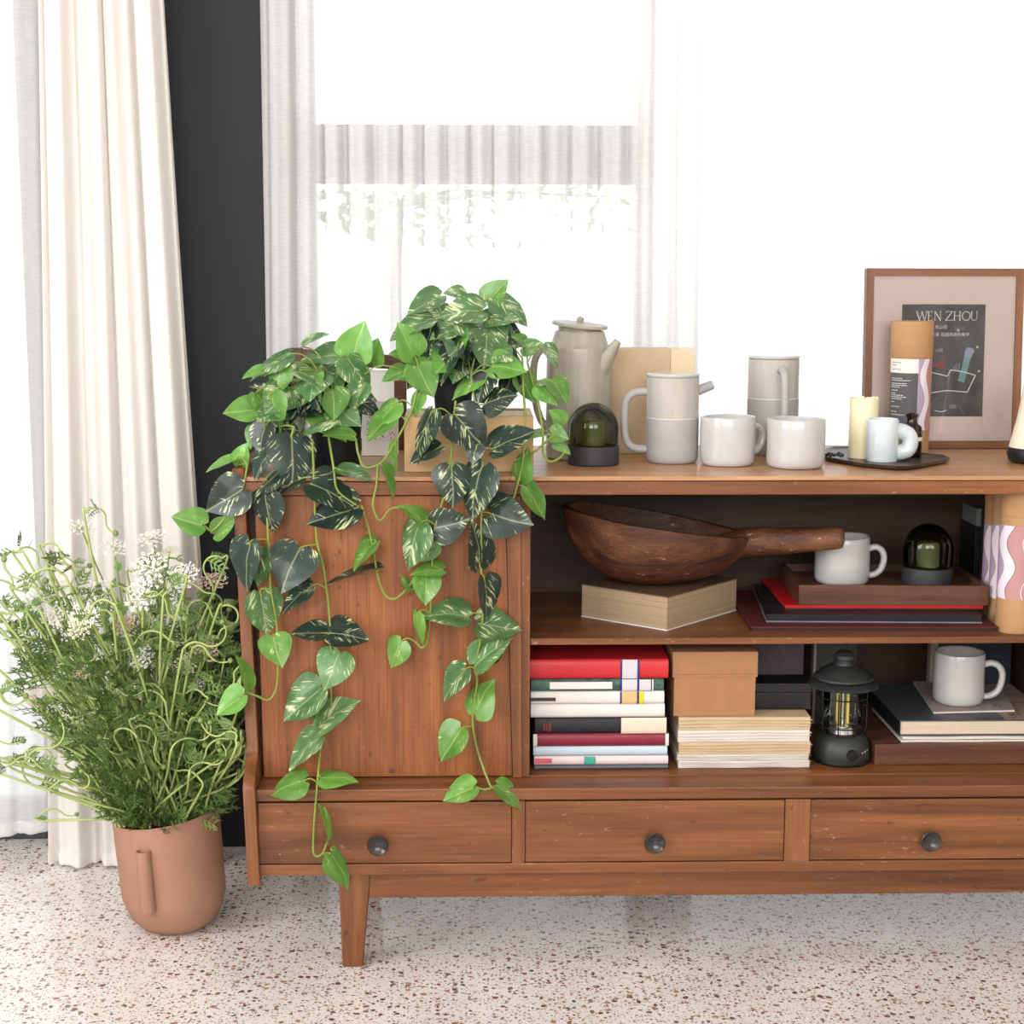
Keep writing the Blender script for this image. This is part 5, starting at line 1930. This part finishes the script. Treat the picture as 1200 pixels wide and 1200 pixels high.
# (root px, tip px, width px, kind, depth y)   -- crown first, then the trailing stems
A_LEAVES = [
    ((414, 421), (424, 375), 40, 'L', .10), ((435, 425), (441, 396), 28, 'L', .12), ((406, 417), (352, 416), 24, 'M', .10), ((340, 414), (287, 432), 18, 'M', .08),
    ((312, 434), (283, 442), 11, 'L', .07), ((330, 427), (320, 460), 27, 'L', .06), ((300, 480), (261, 484), 28, 'L', .06), ((319, 460), (319, 503), 26, 'L', .03),
    ((364, 455), (322, 472), 18, 'M', .06), ((350, 435), (402, 459), 20, 'M', .06), ((389, 456), (395, 491), 33, 'L', .04), ((465, 472), (430, 500), 22, 'L', .05),
    ((460, 488), (426, 513), 23, 'L', .04), ((407, 420), (437, 456), 31, 'M', .07), ((477, 435), (446, 443), 18, 'L', .08), ((342, 512), (346, 566), 52, 'D', -.005),
    ((316, 530), (294, 561), 20, 'D', -.005), ((330, 552), (292, 575), 20, 'D', -.015), ((286, 572), (241, 601), 46, 'D', -.02), ((239, 616), (200, 605), 31, 'L', -.02),
    ((251, 626), (276, 604), 22, 'L', .0), ((311, 577), (311, 626), 35, 'D', -.03), ((276, 539), (240, 551), 9, 'L', .03), ((280, 546), (288, 519), 20, 'L', .03),
    ((312, 497), (300, 533), 26, 'D', .02), ((355, 560), (320, 576), 18, 'D', -.02), ((364, 567), (424, 592), 40, 'D', -.03), ((419, 595), (358, 613), 42, 'D', -.035),
    ((397, 550), (439, 559), 15, 'M', -.02), ((294, 634), (281, 692), 34, 'D', -.035), ((305, 642), (291, 686), 30, 'M', -.028), ((352, 642), (331, 688), 52, 'D', -.032),
    ((365, 687), (326, 714), 24, 'D', -.03), ((305, 694), (317, 746), 42, 'M', -.035), ((320, 745), (332, 777), 36, 'L', -.038), ((381, 742), (340, 741), 23, 'D', -.03),
    ((386, 742), (434, 746), 34, 'D', -.036), ((398, 764), (381, 799), 42, 'M', -.028), ((377, 806), (330, 845), 42, 'M', -.032), ((374, 851), (419, 816), 32, 'M', -.036),
    ((376, 862), (332, 898), 28, 'M', -.034), ((358, 914), (313, 923), 32, 'L', -.06), ((376, 912), (418, 906), 19, 'L', -.06), ((385, 983), (380, 940), 9, 'L', -.075),
    ((387, 1000), (417, 1037), 29, 'L', -.075), ((286, 814), (252, 838), 28, 'L', -.04), ((291, 808), (279, 767), 14, 'L', -.035), ((441, 634), (409, 665), 19, 'L', -.03),
    ((444, 668), (380, 680), 8, 'D', -.03), ((447, 545), (465, 585), 12, 'L', -.025), ((464, 517), (460, 552), 9, 'L', .0), ((380, 467), (352, 491), 22, 'D', .05),
    ((360, 470), (337, 491), 16, 'D', .05), ((355, 406), (386, 388), 7, 'M', .11), ((392, 492), (345, 501), 10, 'M', .02), ((415, 512), (379, 505), 13, 'L', .01),
    ((325, 502), (311, 528), 16, 'L', .03), ((300, 460), (322, 488), 22, 'L', .05), ((375, 425), (345, 440), 24, 'M', .09), ((425, 450), (415, 480), 24, 'M', .06),
    ((345, 470), (330, 505), 24, 'D', .05), ((420, 470), (446, 482), 18, 'D', .07), ((330, 500), (352, 520), 22, 'D', .03), ((302, 500), (290, 525), 18, 'L', .05),
]
B_LEAVES = [
    ((485, 417), (466, 378), 33, 'L', .06), ((487, 422), (457, 410), 17, 'L', .07), ((490, 430), (508, 463), 35, 'L', .04), ((492, 460), (480, 486), 15, 'L', .05),
    ((517, 347), (476, 367), 24, 'M', .12), ((506, 374), (453, 392), 21, 'M', .09), ((527, 378), (500, 351), 22, 'M', .10), ((566, 364), (513, 365), 31, 'M', .09),
    ((572, 356), (593, 325), 27, 'L', .13), ((580, 349), (623, 373), 26, 'M', .12), ((564, 376), (611, 369), 20, 'M', .10), ((574, 376), (607, 401), 28, 'M', .08),
    ((537, 379), (571, 392), 18, 'M', .07), ((535, 385), (503, 397), 20, 'M', .07), ((570, 391), (570, 430), 40, 'M', .06), ((537, 404), (510, 448), 22, 'D', .04),
    ((575, 429), (618, 432), 31, 'L', .03), ((564, 437), (524, 458), 18, 'L', .04), ((566, 474), (603, 458), 30, 'D', .01), ((572, 438), (556, 472), 28, 'D', .02),
    ((532, 484), (571, 526), 48, 'D', -.01), ((577, 526), (627, 499), 30, 'D', -.012), ((507, 482), (474, 536), 22, 'D', -.01), ((516, 524), (479, 542), 20, 'D', -.012),
    ((529, 546), (532, 592), 42, 'D', -.03), ((566, 545), (538, 606), 40, 'D', -.036), ((559, 522), (552, 544), 20, 'D', -.02), ((609, 563), (612, 524), 23, 'L', -.02),
    ((616, 571), (643, 607), 24, 'L', -.03), ((573, 601), (621, 612), 50, 'D', -.028), ((508, 619), (551, 609), 40, 'D', -.028), ((645, 507), (667, 513), 21, 'L', .02),
    ((660, 497), (646, 479), 18, 'L', .03), ((651, 519), (670, 528), 10, 'L', .02), ((647, 447), (668, 472), 22, 'L', .03), ((632, 450), (655, 472), 25, 'L', .04),
    ((637, 405), (656, 431), 15, 'M', .06), ((612, 407), (638, 402), 19, 'M', .07), ((617, 402), (600, 394), 12, 'L', .08), ((610, 440), (628, 471), 25, 'L', .05),
    ((590, 408), (607, 421), 18, 'D', .08), ((526, 394), (512, 420), 26, 'D', .08), ((506, 384), (495, 416), 22, 'D', .08), ((560, 414), (545, 442), 24, 'D', .05),
    ((630, 447), (661, 441), 6, 'M', .05), ((499, 614), (470, 588), 17, 'L', -.03), ((493, 613), (465, 664), 35, 'M', -.036), ((511, 636), (482, 658), 28, 'M', -.03),
    ((519, 668), (480, 668), 18, 'L', -.038), ((499, 675), (501, 707), 31, 'L', -.034), ((482, 690), (473, 671), 9, 'L', -.03), ((548, 722), (492, 715), 31, 'M', -.034),
    ((489, 718), (485, 758), 14, 'L', -.03), ((471, 751), (452, 781), 28, 'L', -.03), ((562, 664), (560, 609), 29, 'D', -.032), ((567, 676), (575, 727), 26, 'D', -.038),
    ((560, 731), (613, 735), 37, 'M', -.03), ((557, 780), (597, 743), 33, 'M', -.036), ((575, 771), (593, 751), 19, 'D', -.028), ((546, 784), (515, 818), 28, 'M', -.034),
    ((556, 837), (572, 796), 33, 'L', -.036), ((541, 853), (515, 893), 34, 'L', -.036), ((557, 922), (518, 938), 28, 'L', -.065), ((582, 920), (614, 945), 22, 'L', -.065),
    ((640, 507), (620, 511), 9, 'L', .03), ((545, 345), (520, 340), 14, 'M', .13), ((600, 440), (585, 470), 24, 'D', .05), ((520, 410), (500, 440), 22, 'M', .07),
]
A_VINES = [
    [(312, 560, -.01), (314, 625, -.028), (317, 655, -.03), (317, 687, -.03), (324, 730, -.03), (326, 772, -.03), (324, 805, -.03), (315, 820, -.032), (300, 815, -.034), (288, 811, -.036)],
    [(366, 515, .01), (368, 560, -.022), (371, 630, -.026), (380, 670, -.026), (387, 735, -.028), (388, 800, -.026), (387, 843, -.026), (378, 863, -.03), (372, 917, -.062), (367, 987, -.072), (370, 1003, -.073), (378, 1000, -.073), (383, 988, -.074)],
    [(378, 1000, -.073), (388, 1000, -.075)],
    [(488, 462, .04), (480, 487, .03), (455, 532, -.005), (442, 545, -.018), (427, 547, -.018), (420, 532, -.01), (417, 515, .0)],
    [(443, 545, -.018), (441, 570, -.024), (437, 592, -.026), (445, 610, -.03), (457, 597, -.03), (471, 594, -.03)],
    [(424, 592, -.028), (435, 632, -.026), (442, 672, -.026), (450, 695, -.028), (462, 702, -.03), (477, 690, -.03), (484, 680, -.032)],
    [(384, 505, .02), (391, 548, -.02), (396, 575, -.026), (420, 594, -.03)],
    [(290, 545, .0), (284, 572, -.018), (268, 600, -.015), (250, 621, -.012), (239, 616, -.018)],
    [(318, 690, -.03), (306, 690, -.034)], [(345, 500, .0), (340, 515, -.004)],
]
B_VINES = [
    [(534, 470, .01), (531, 500, -.008), (528, 540, -.02), (528, 550, -.026)],
    [(552, 440, .03), (562, 520, -.012), (564, 587, -.026), (564, 667, -.026), (566, 700, -.03), (564, 745, -.027), (557, 780, -.028), (559, 800, -.028), (554, 840, -.03), (558, 873, -.032), (573, 917, -.058), (580, 924, -.064)],
    [(575, 924, -.062), (566, 925, -.063), (557, 922, -.064)],
    [(528, 560, -.026), (513, 606, -.026), (508, 632, -.028), (506, 680, -.028), (504, 725, -.028), (500, 752, -.028), (494, 759, -.028), (487, 752, -.029)],
    [(612, 420, .05), (613, 450, .03), (615, 485, .02), (614, 520, -.012), (612, 545, -.016), (600, 590, -.026), (592, 600, -.028)],
    [(618, 425, .06), (630, 470, .035), (636, 505, .02), (637, 532, .005), (646, 541, .0), (660, 532, .01), (650, 520, .02)],
    [(602, 540, -.014), (625, 530, .0), (643, 515, .012), (656, 505, .02)],
    [(492, 440, .05), (488, 462, .04)],
]


def pothos(name, label, leaves, vines, pot_px, pot_z, pot_y, pot_r, pot_top, crown, n_extra, seed):
    rnd = random.Random(seed)
    yp_ = pot_y
    c = Vector((U(pot_px, 500, yp_).x, yp_, pot_z))
    t = thing(name, c, label, 'plant')
    h = zat(pot_px, pot_top, yp_) - pot_z
    pot = MB().lathe(c, [(0, 0), (pot_r * 0.82, 0), (pot_r * 0.86, 0.003), (pot_r * 0.98, h - 0.012), (pot_r * 1.02, h - 0.012), (pot_r * 1.02, h), (pot_r * 0.95, h), (pot_r * 0.94, h - 0.01), (0, h - 0.012)], 40).build('pot', 'pot_black', t, smooth=35)
    MB().lathe(c, [(pot_r * 0.92, h - 0.0095), (pot_r * 0.5, h - 0.006), (0, h - 0.005)], 24).build('soil', 'potting_soil', pot, smooth=60)
    mouth = c + Vector((0, 0, h - 0.008))
    vp = []
    for v in vines:
        pts = smooth_path([U(*q) for q in v], 6)
        vp += pts
        MB().tube(pts, 0.0019, 7).build('vine', 'vine_green', t, smooth=70)
    pet = MB()

    def petiole(b, d_out):
        best = min(vp, key=lambda q: (q - b).length) if vp else mouth
        a = best if (best - b).length < 0.05 else mouth + Vector((rnd.uniform(-.02, .02), rnd.uniform(-.02, .02), 0))
        if (a - b).length < 0.004:
            return
        k = (a - b).length
        m_ = a.lerp(b, 0.55) + Vector((0, -0.1 * k, (0.25 if a.z < b.z else 0.08) * k))
        pet.tube(smooth_path([a, m_, b, b + d_out * 0.008], 4), 0.0012, 5)
    for (rb, tp_, wpx, kind, Y) in leaves:
        b = U(rb[0], rb[1], Y)
        tip_y = Y - 0.012 if rb[1] < 560 else Y - 0.004
        tt = U(tp_[0], tp_[1], tip_y)
        put_leaf(t, b, tt, wpx * pxs(Y), kind, rnd=rnd)
        petiole(b, (tt - b).normalized())
    # the leaves deeper in the crown
    cc, rad = crown
    cc = U(cc[0], cc[1], cc[2])
    for k in range(n_extra):
        a = rnd.uniform(0, 2 * math.pi)
        e = rnd.uniform(-0.1, 1.25)
        q = rnd.uniform(0.35, 0.8)
        d = Vector((math.cos(a) * math.cos(e) * rad[0], math.sin(a) * math.cos(e) * rad[1], math.sin(e) * rad[2]))
        b = cc + d * q
        out = Vector((d.x, d.y, 0)).normalized() * 0.6 + Vector((rnd.uniform(-.3, .3), rnd.uniform(-.3, .3), rnd.uniform(-0.6, 0.1)))
        ln = rnd.uniform(0.050, 0.074)
        tt = b + out.normalized() * ln
        o = put_leaf(t, b, tt, ln * rnd.uniform(0.45, 0.86), rnd.choice('MMDDL'), rnd=rnd)
        petiole(b, out.normalized())
    tag(pet.build('petiole_tangle', 'vine_green', t, smooth=70), kind='stuff')
    return t


pothos('potted_pothos', 'trailing variegated pothos in a black pot standing at the end of the sideboard', A_LEAVES, A_VINES, 394, zT + 0.0006, 0.105, 0.044, 472,
       ((368, 480, .105), (0.085, 0.09, 0.085)), 34, 11)
pothos('potted_pothos', 'trailing variegated pothos in a black pot raised on the pale wooden box', B_LEAVES, B_VINES, 531, ZK + 0.0006, 0.115, 0.034, 432,
       ((545, 420, .115), (0.085, 0.085, 0.085)), 34, 23)

# ================================================================== flower pot on the floor
plain('terracotta_clay', (162, 120, 100), rough=0.72, spec=0.3, vary=0.08, scale=12, bump=0.15, speck=((146, 104, 86), 300, 0.68))
fp = G(208, 1104, 0)
YP = fp.y + 0.075
c = Vector((U(206.5, 1080, YP).x, YP, 0.0004))
s = pxs(YP)
zr = lambda y: zat(200, y, YP)
pot = thing('flower_pot', c, 'terracotta pot with rounded foot and a narrow tube handle, holding white flowers', 'pot')
zr0 = zr(950)
pb_ = MB().lathe((0, 0, 0), [(0, 0), (30 * s, 0), (42 * s, 0.006), (53 * s, 0.022), (60 * s, 0.048), (62.5 * s, zr(1045)), (63 * s, zr(1020)), (63.5 * s, zr(985)), (64 * s, zr0 - 0.003), (63 * s, zr0), (60 * s, zr0 - 0.001), (58.5 * s, zr0 - 0.02), (58 * s, zr(1040)), (0, zr(1045))], 64)
lean = Matrix.Rotation(math.radians(-3.2), 3, 'Y')
for v in pb_.v:
    k = min(1, v.z / 0.12)
    q = lean @ v
    q = v.lerp(q, k)
    q.z += 0.085 * v.x * (v.z / zr0) ** 4
    v.xyz = q + c
pb_.build('pot_body', 'terracotta_clay', pot, smooth=40)
yh = YP - 61.5 * s
hx = U(172, 1030, yh).x
hb_ = MB()
pa, pb2 = U(167.5, 997, yh - 0.004), U(174.5, 1068, yh - 0.002)
outer = [(pa + (pb2 - pa) * k / 6) for k in range(7)]
hb_.tube(outer, 0.0125, 20, cap=False)
hb_.tube([pa + Vector((0, 0, 0.0)), pa.lerp(pb2, 0.7)], 0.0095, 20, cap=False)
o0 = len(hb_.v)
# ring closing the wall of the little tube at its mouth
for k in range(20):
    hb_.f.append((k, (k + 1) % 20, 7 * 20 + (k + 1) % 20, 7 * 20 + k))
hb_.f.append(tuple(6 * 20 + k for k in range(20)))
hb_.build('tube_handle', 'terracotta_clay', pot, smooth=50)
MB().lathe(c + Vector((-0.008, 0, 0)), [(0, zr(985)), (54 * s, zr(985))], 32).build('soil', 'potting_soil', pot)

# ================================================================== lace flowers with curling stalks
plain('stalk_green', (128, 152, 76), rough=0.5, vary=0.2, scale=15)
plain('stalk_pale', (168, 184, 112), rough=0.5, vary=0.2, scale=15)
plain('feather_leaf', (104, 130, 70), rough=0.5, vary=0.3, scale=12)
plain('petal_white', (236, 232, 226), rough=0.6, vary=0.04)
plain('petal_pink', (222, 190, 180), rough=0.6, vary=0.1, scale=60)
plain('petal_cream', (222, 220, 190), rough=0.6, vary=0.08, scale=60)
plain('bud_green', (128, 150, 84), rough=0.5, vary=0.2, scale=100)


def umbel_mesh(seed, petal):
    rnd = random.Random(seed)
    b = MB()
    gs = []
    n = 34
    for k in range(n):
        a = k * 2.39996
        q = math.sqrt((k + 0.5) / n)
        e = Vector((q * math.cos(a), q * math.sin(a), 0.30 - 0.28 * q * q + rnd.uniform(-.03, .03)))
        d = e.normalized()
        sd = d.orthogonal().normalized() * 0.016
        sd2 = d.cross(sd).normalized() * 0.016
        i0 = len(b.v)
        b.v += [sd * 0.7, sd2 * 0.7, -sd * 0.7, e + sd * .6, e + sd2 * .6, e - sd * .6]
        for (u, v_) in ((0, 1), (1, 2), (2, 0)):
            b.f.append((i0 + u, i0 + v_, i0 + 3 + v_, i0 + 3 + u))
        gs += [0, 0, 0]
        for j in range(12):
            fl = e + Vector((rnd.uniform(-.12, .12), rnd.uniform(-.12, .12), rnd.uniform(0.0, .08)))
            r_ = rnd.uniform(0.035, 0.065)
            th = rnd.uniform(0, 6)
            ux_ = Vector((math.cos(th), math.sin(th), rnd.uniform(-.5, .5))) * r_
            uy_ = Vector((-math.sin(th), math.cos(th), rnd.uniform(-.5, .5))) * r_
            i0 = len(b.v)
            b.v += [fl - ux_, fl - uy_, fl + ux_, fl + uy_]
            b.f.append((i0, i0 + 1, i0 + 2, i0 + 3))
            gs.append(1)
    me = bpy.data.meshes.new('flower_head')
    me.from_pydata(b.v, [], b.f)
    me.materials.append(MATS['stalk_pale'])
    me.materials.append(MATS[petal])
    for pl, g in zip(me.polygons, gs):
        pl.material_index = g
    return me


UMB = {'w': [umbel_mesh(1, 'petal_white'), umbel_mesh(2, 'petal_white'), umbel_mesh(3, 'petal_white')], 'p': [umbel_mesh(4, 'petal_pink')], 'c': [umbel_mesh(5, 'petal_cream')]}
bm = MB().lathe((0, 0, 0), [(0, -0.9), (0.25, -0.8), (0.75, -0.3), (1.0, 0.2), (0.85, 0.75), (0.45, 1.1), (0, 1.25)], 10)
for k in range(7):                               # little bracts spreading under the bud
    a = 2 * math.pi * k / 7
    d = Vector((math.cos(a), math.sin(a), 0))
    sd = Vector((-math.sin(a), math.cos(a), 0))
    i0 = len(bm.v)
    bm.v += [d * 0.5 + sd * 0.2 + Vector((0, 0, -.6)), d * 0.5 - sd * 0.2 + Vector((0, 0, -.6)), d * 1.7 + Vector((0, 0, 0.1))]
    bm.f.append((i0, i0 + 1, i0 + 2))
BUD = bpy.data.meshes.new('bud')
BUD.from_pydata(bm.v, [], bm.f)
for pl in BUD.polygons:
    pl.use_smooth = True
BUD.materials.append(MATS['bud_green'])

rnd = random.Random(5)
mouth = c + lean @ Vector((0, 0, zr0 - 0.012))
bun = thing('lace_flower_bunch', c + Vector((0, 0, zr(985) + 0.001)), 'bushy bunch of white lace flowers with curling green stalks and feathery leaves', 'flowers')
# heads: (px, py, diameter px, depth offset, tilt, kind)
HEADS = [(95, 619, 38, .00, .1, 'w'), (133, 642, 34, -.02, .25, 'w'), (180, 632, 40, .02, .15, 'w'), (199, 647, 24, .02, .2, 'c'), (176, 666, 42, -.05, .95, 'w'), (216, 675, 36, -.02, .7, 'w'),
         (250, 682, 36, .00, .15, 'p'), (166, 697, 42, -.08, 1.0, 'w'), (108, 690, 36, -.04, .8, 'w'), (44, 702, 36, -.03, .5, 'w'), (102, 714, 38, -.09, 1.1, 'w'), (94, 735, 32, -.10, 1.0, 'c'),
         (242, 762, 30, -.06, 1.1, 'p'), (96, 787, 22, -.09, .7, 'p'), (168, 770, 30, -.08, .8, 'w'), (218, 778, 26, -.07, .8, 'c'), (40, 815, 26, -.04, .7, 'p'), (84, 845, 28, -.09, .8, 'c'),
         (26, 757, 30, -.02, .7, 'w'), (62, 722, 28, -.05, .8, 'w'), (150, 735, 28, -.06, .7, 'p'), (229, 800, 24, -.04, .8, 'w'), (72, 690, 26, .01, .4, 'w')]
BUDS = [(133, 624, 5), (5, 658, 5), (55, 683, 6), (103, 664, 5), (91, 671, 5), (15, 686, 5), (29, 707, 5), (250, 698, 4), (4, 727, 5), (18, 736, 6), (76, 740, 6), (3, 812, 5), (29, 818, 5),
        (122, 748, 5), (214, 725, 7), (276, 730, 5), (226, 757, 5), (12, 800, 5), (248, 796, 4), (236, 847, 5), (209, 859, 5), (262, 860, 5), (283, 904, 5), (240, 870, 6), (25, 869, 5),
        (12, 894, 5), (59, 902, 5), (71, 913, 5), (57, 920, 5), (88, 955, 4), (180, 672, 4), (42, 830, 5), (120, 865, 6), (150, 880, 5), (182, 808, 5), (134, 775, 6), (160, 788, 5), (200, 760, 5),
        (110, 890, 6), (190, 880, 5), (222, 895, 5), (98, 905, 5), (140, 840, 5), (268, 775, 5), (256, 745, 4), (62, 668, 4), (36, 676, 4)]
feather = MB()


def stalk_path(p_end, curl, side_):
    """from the pot mouth, fanning out; curl = how much the last part swings before it ends"""
    a = mouth + Vector((rnd.uniform(-.055, .055), rnd.uniform(-.055, .055), 0))
    a.x += (p_end.x - mouth.x) * 0.12
    mid_ = a.lerp(p_end, 0.5) + Vector(((p_end.x - a.x) * -0.14, rnd.uniform(-.02, .02), 0.02))
    pts = [a, a.lerp(mid_, 0.55) + Vector((rnd.uniform(-.006, .006), 0, 0)), mid_]
    if curl:
        # the end wanders: bends over, then often swings back
        th = math.pi / 2 - side_ * rnd.uniform(-0.2, 0.5)
        out = Vector((math.cos(rnd.uniform(-.5, .5)), rnd.uniform(-.5, .3), 0)).normalized()
        n1, n2 = rnd.randrange(9, 15), rnd.randrange(3, 12)
        w1, w2 = rnd.uniform(0.16, 0.30), rnd.uniform(0.12, 0.34)
        st = rnd.uniform(0.0042, 0.0068)
        q = Vector((0, 0, 0))
        tail = [q.copy()]
        for k in range(n1 + n2):
            th += (-side_ * w1) if k < n1 else (side_ * w2)
            q = q + (out * math.cos(th) + Vector((0, 0, math.sin(th)))) * st
            tail.append(q.copy())
        off = p_end - tail[-1]
        tail = [v + off for v in tail]
        pts = [a, a.lerp(tail[0], 0.3) + Vector(((a.x - tail[0].x) * 0.10, 0, 0)), a.lerp(tail[0], 0.68) + Vector(((a.x - tail[0].x) * 0.07 + rnd.uniform(-.006, .006), 0, 0))]
        xl_ = x_left(0.35) - 0.014
        for v in tail:
            v.x = min(v.x, xl_)
        return smooth_path(pts + tail[::2] + ([tail[-1]] if (len(tail) - 1) % 2 else []), 4)
    else:
        pts += [a.lerp(p_end, 0.8) + Vector((rnd.uniform(-.008, .008), 0, 0.004)), p_end]
    return smooth_path(pts, 6)


def add_feather(at, d, size):
    """a finely cut leaf: midrib with thin side leaflets, each forked"""
    d = d.normalized()
    sd = d.orthogonal().normalized()
    sd = Matrix.Rotation(rnd.uniform(0, 6.28), 3, d) @ sd
    droop = Vector((0, 0, -1))
    pts = [at + d * size * k / 5 + droop * size * 0.25 * (k / 5) ** 2 for k in range(6)]

    def strip(p0, p1, wd):
        n_ = (p1 - p0).cross(sd.cross(d) + Vector((0.1, 0.2, 0.3))).normalized() * wd
        i0 = len(feather.v)
        feather.v += [p0 - n_, p0 + n_, p1 + n_ * 0.4, p1 - n_ * 0.4]
        feather.f.append((i0, i0 + 1, i0 + 2, i0 + 3))
    for k in range(5):
        strip(pts[k], pts[k + 1], 0.0013)
    for k in range(1, 5):
        for sg in (-1, 1):
            e = pts[k] + (sd * sg * 0.75 + d * 0.6).normalized() * size * 0.42 * (1.15 - k / 7)
            strip(pts[k], e, 0.0017)
            m_ = pts[k].lerp(e, 0.5)
            strip(m_, m_ + (sd * sg * 0.3 + d).normalized() * size * 0.2, 0.0015)


def add_stalk(px, py, dy, curl, head=None, size=1.0, tilt=0.3):
    Y = YP + dy
    end = U(px, py, Y)
    end.x = min(end.x, x_left(0.35) - 0.02)
    side_ = 1 if rnd.random() < 0.5 else -1
    path = stalk_path(end, curl, side_)
    n = len(path)
    st = MB().tube(path, [0.0024 - 0.0011 * i / (n - 1) for i in range(n)], 6).build('stalk', 'stalk_pale' if curl else 'stalk_green', bun, smooth=70)
    for k in range(3 if curl else 4):
        i = rnd.randrange(2, n - 3)
        d = (path[i + 1] - path[i]).normalized() * 0.4 + Vector((rnd.uniform(-1, 1), rnd.uniform(-1, 0.6), rnd.uniform(0, 0.8)))
        add_feather(path[i], d, rnd.uniform(0.022, 0.045))
    if head == 'bud':
        o = bpy.data.objects.new('bud', BUD)
        ax = (path[-1] - path[-3]).normalized()
        M = ax.to_track_quat('Z', 'Y').to_matrix().to_4x4()
        o.matrix_basis = Matrix.Translation(path[-1] + ax * size * 0.5 - parent_world(bun)) @ M @ Matrix.Diagonal((size, size, size, 1))
    else:
        o = bpy.data.objects.new('flower_head', rnd.choice(UMB[head]))
        ax = Vector((rnd.uniform(-.3, .3), -math.sin(tilt), math.cos(tilt))).normalized()
        M = ax.to_track_quat('Z', 'Y').to_matrix().to_4x4()
        o.matrix_basis = Matrix.Translation(path[-1] - parent_world(bun)) @ M @ Matrix.Diagonal((size, size, size * 0.8, 1))
    COL.objects.link(o)
    o.parent = st


for (px, py, dm, dy, tl_, kd) in HEADS:
    add_stalk(px, py, dy, False, kd, dm / 2 * s * 1.0, tl_ * 0.8 + 0.25)
for (px, py, rp) in BUDS:
    add_stalk(px, py, rnd.uniform(-.14, .04), True, 'bud', rp * s * 0.7)
for k in range(80):                                  # plain green stalks filling the bunch
    u = rnd.random()
    py = rnd.uniform(690, 900)
    lo_ = 25 if py < 800 else 25 + (py - 800) * 0.75
    px = lo_ + (270 - lo_) * u
    add_stalk(px, py, rnd.uniform(-.14, .06), rnd.random() < 0.75, 'bud', 3.4 * s * rnd.uniform(.6, 1.1))
for k in range(1250):                                # feathery foliage, denser towards the pot
    q = rnd.random() ** 1.6
    a = rnd.uniform(0, 2 * math.pi)
    rr = (0.075 + 0.095 * min(1, q * 1.6)) * math.sqrt(rnd.random())
    at = mouth + Vector((rr * math.cos(a) - 0.065 * q, rr * math.sin(a) * 0.9, 0.005 + 0.34 * q))
    add_feather(at, Vector((math.cos(a) * 0.9, math.sin(a) * 0.9, rnd.uniform(0.1, 1.0))), rnd.uniform(0.03, 0.06))
XLIM = x_left(0.35) - 0.012                          # the sideboard's end panel is in the way
feather.f = [f for f in feather.f if all(feather.v[i].x < XLIM for i in f)]
tag(feather.build('feathery_foliage', 'feather_leaf', bun), kind='stuff')

# ================================================================== a tree beyond the glass
plain('tree_leaf', (128, 150, 96), rough=0.6, vary=0.25, scale=3)
plain('tree_bark', (120, 106, 92), rough=0.9, vary=0.2)
yt = 3.2
tb_ = U(455, 600, yt)
tree = thing('garden_tree', (tb_.x, yt, -0.04), 'slender garden tree outside, faintly showing through the sheer curtain', 'tree')
tp_ = U(470, 240, yt)
MB().tube(smooth_path([(tb_.x, yt, -0.04), (tb_.x + 0.03, yt, 0.6), (tp_.x - 0.02, yt, 1.1), (tp_.x, yt, tp_.z)], 6), [0.035 - 0.0013 * i for i in range(19)], 10).build('trunk', 'tree_bark', tree, smooth=60)
fb = MB()
rt = random.Random(3)
cl = [U(x, y, yt + d) for x, y, d in ((400, 240, .1), (430, 262, 0), (480, 238, -.1), (520, 256, .1), (590, 226, 0), (700, 230, .1))]
for q in cl:
    fb_r = rt.uniform(0.05, 0.10)
    for k in range(55):
        p_ = q + Vector((rt.gauss(0, fb_r), rt.gauss(0, 0.12), rt.gauss(0, fb_r * 0.7)))
        a = Vector((rt.uniform(-1, 1), rt.uniform(-1, 1), rt.uniform(-1, 1))).normalized() * 0.03
        b_ = a.orthogonal().normalized() * 0.014
        fb.add([p_ - a, p_ - b_, p_ + a, p_ + b_], [(0, 1, 2, 3)])
    MB().tube([tp_, tp_.lerp(q, 0.5) + Vector((0, 0, 0.03)), q], [0.010, 0.007, 0.004], 6).build('branch', 'tree_bark', tree, smooth=60)
tag(fb.build('foliage', 'tree_leaf', tree), kind='stuff')


# ================================================================== look-alikes belong together
for o in list(COL.objects):
    if o.parent is None and 'label' in o.keys() and 'group' not in o.keys():
        k = o.name.split('.')[0]
        g = {'mug': 'white wobbly mugs', 'glass_dome_candle': 'smoked glass dome candles', 'potted_pothos': 'trailing pothos plants', 'teapot': 'two-tone teapots',
             'kraft_tube': 'kraft tubes with wavy labels', 'sheer_curtain': 'white sheer curtains', 'folder': 'folders in the flat pile', 'picture_board': 'boards standing on the lower shelf'}.get(k)
        if g:
            o['group'] = g
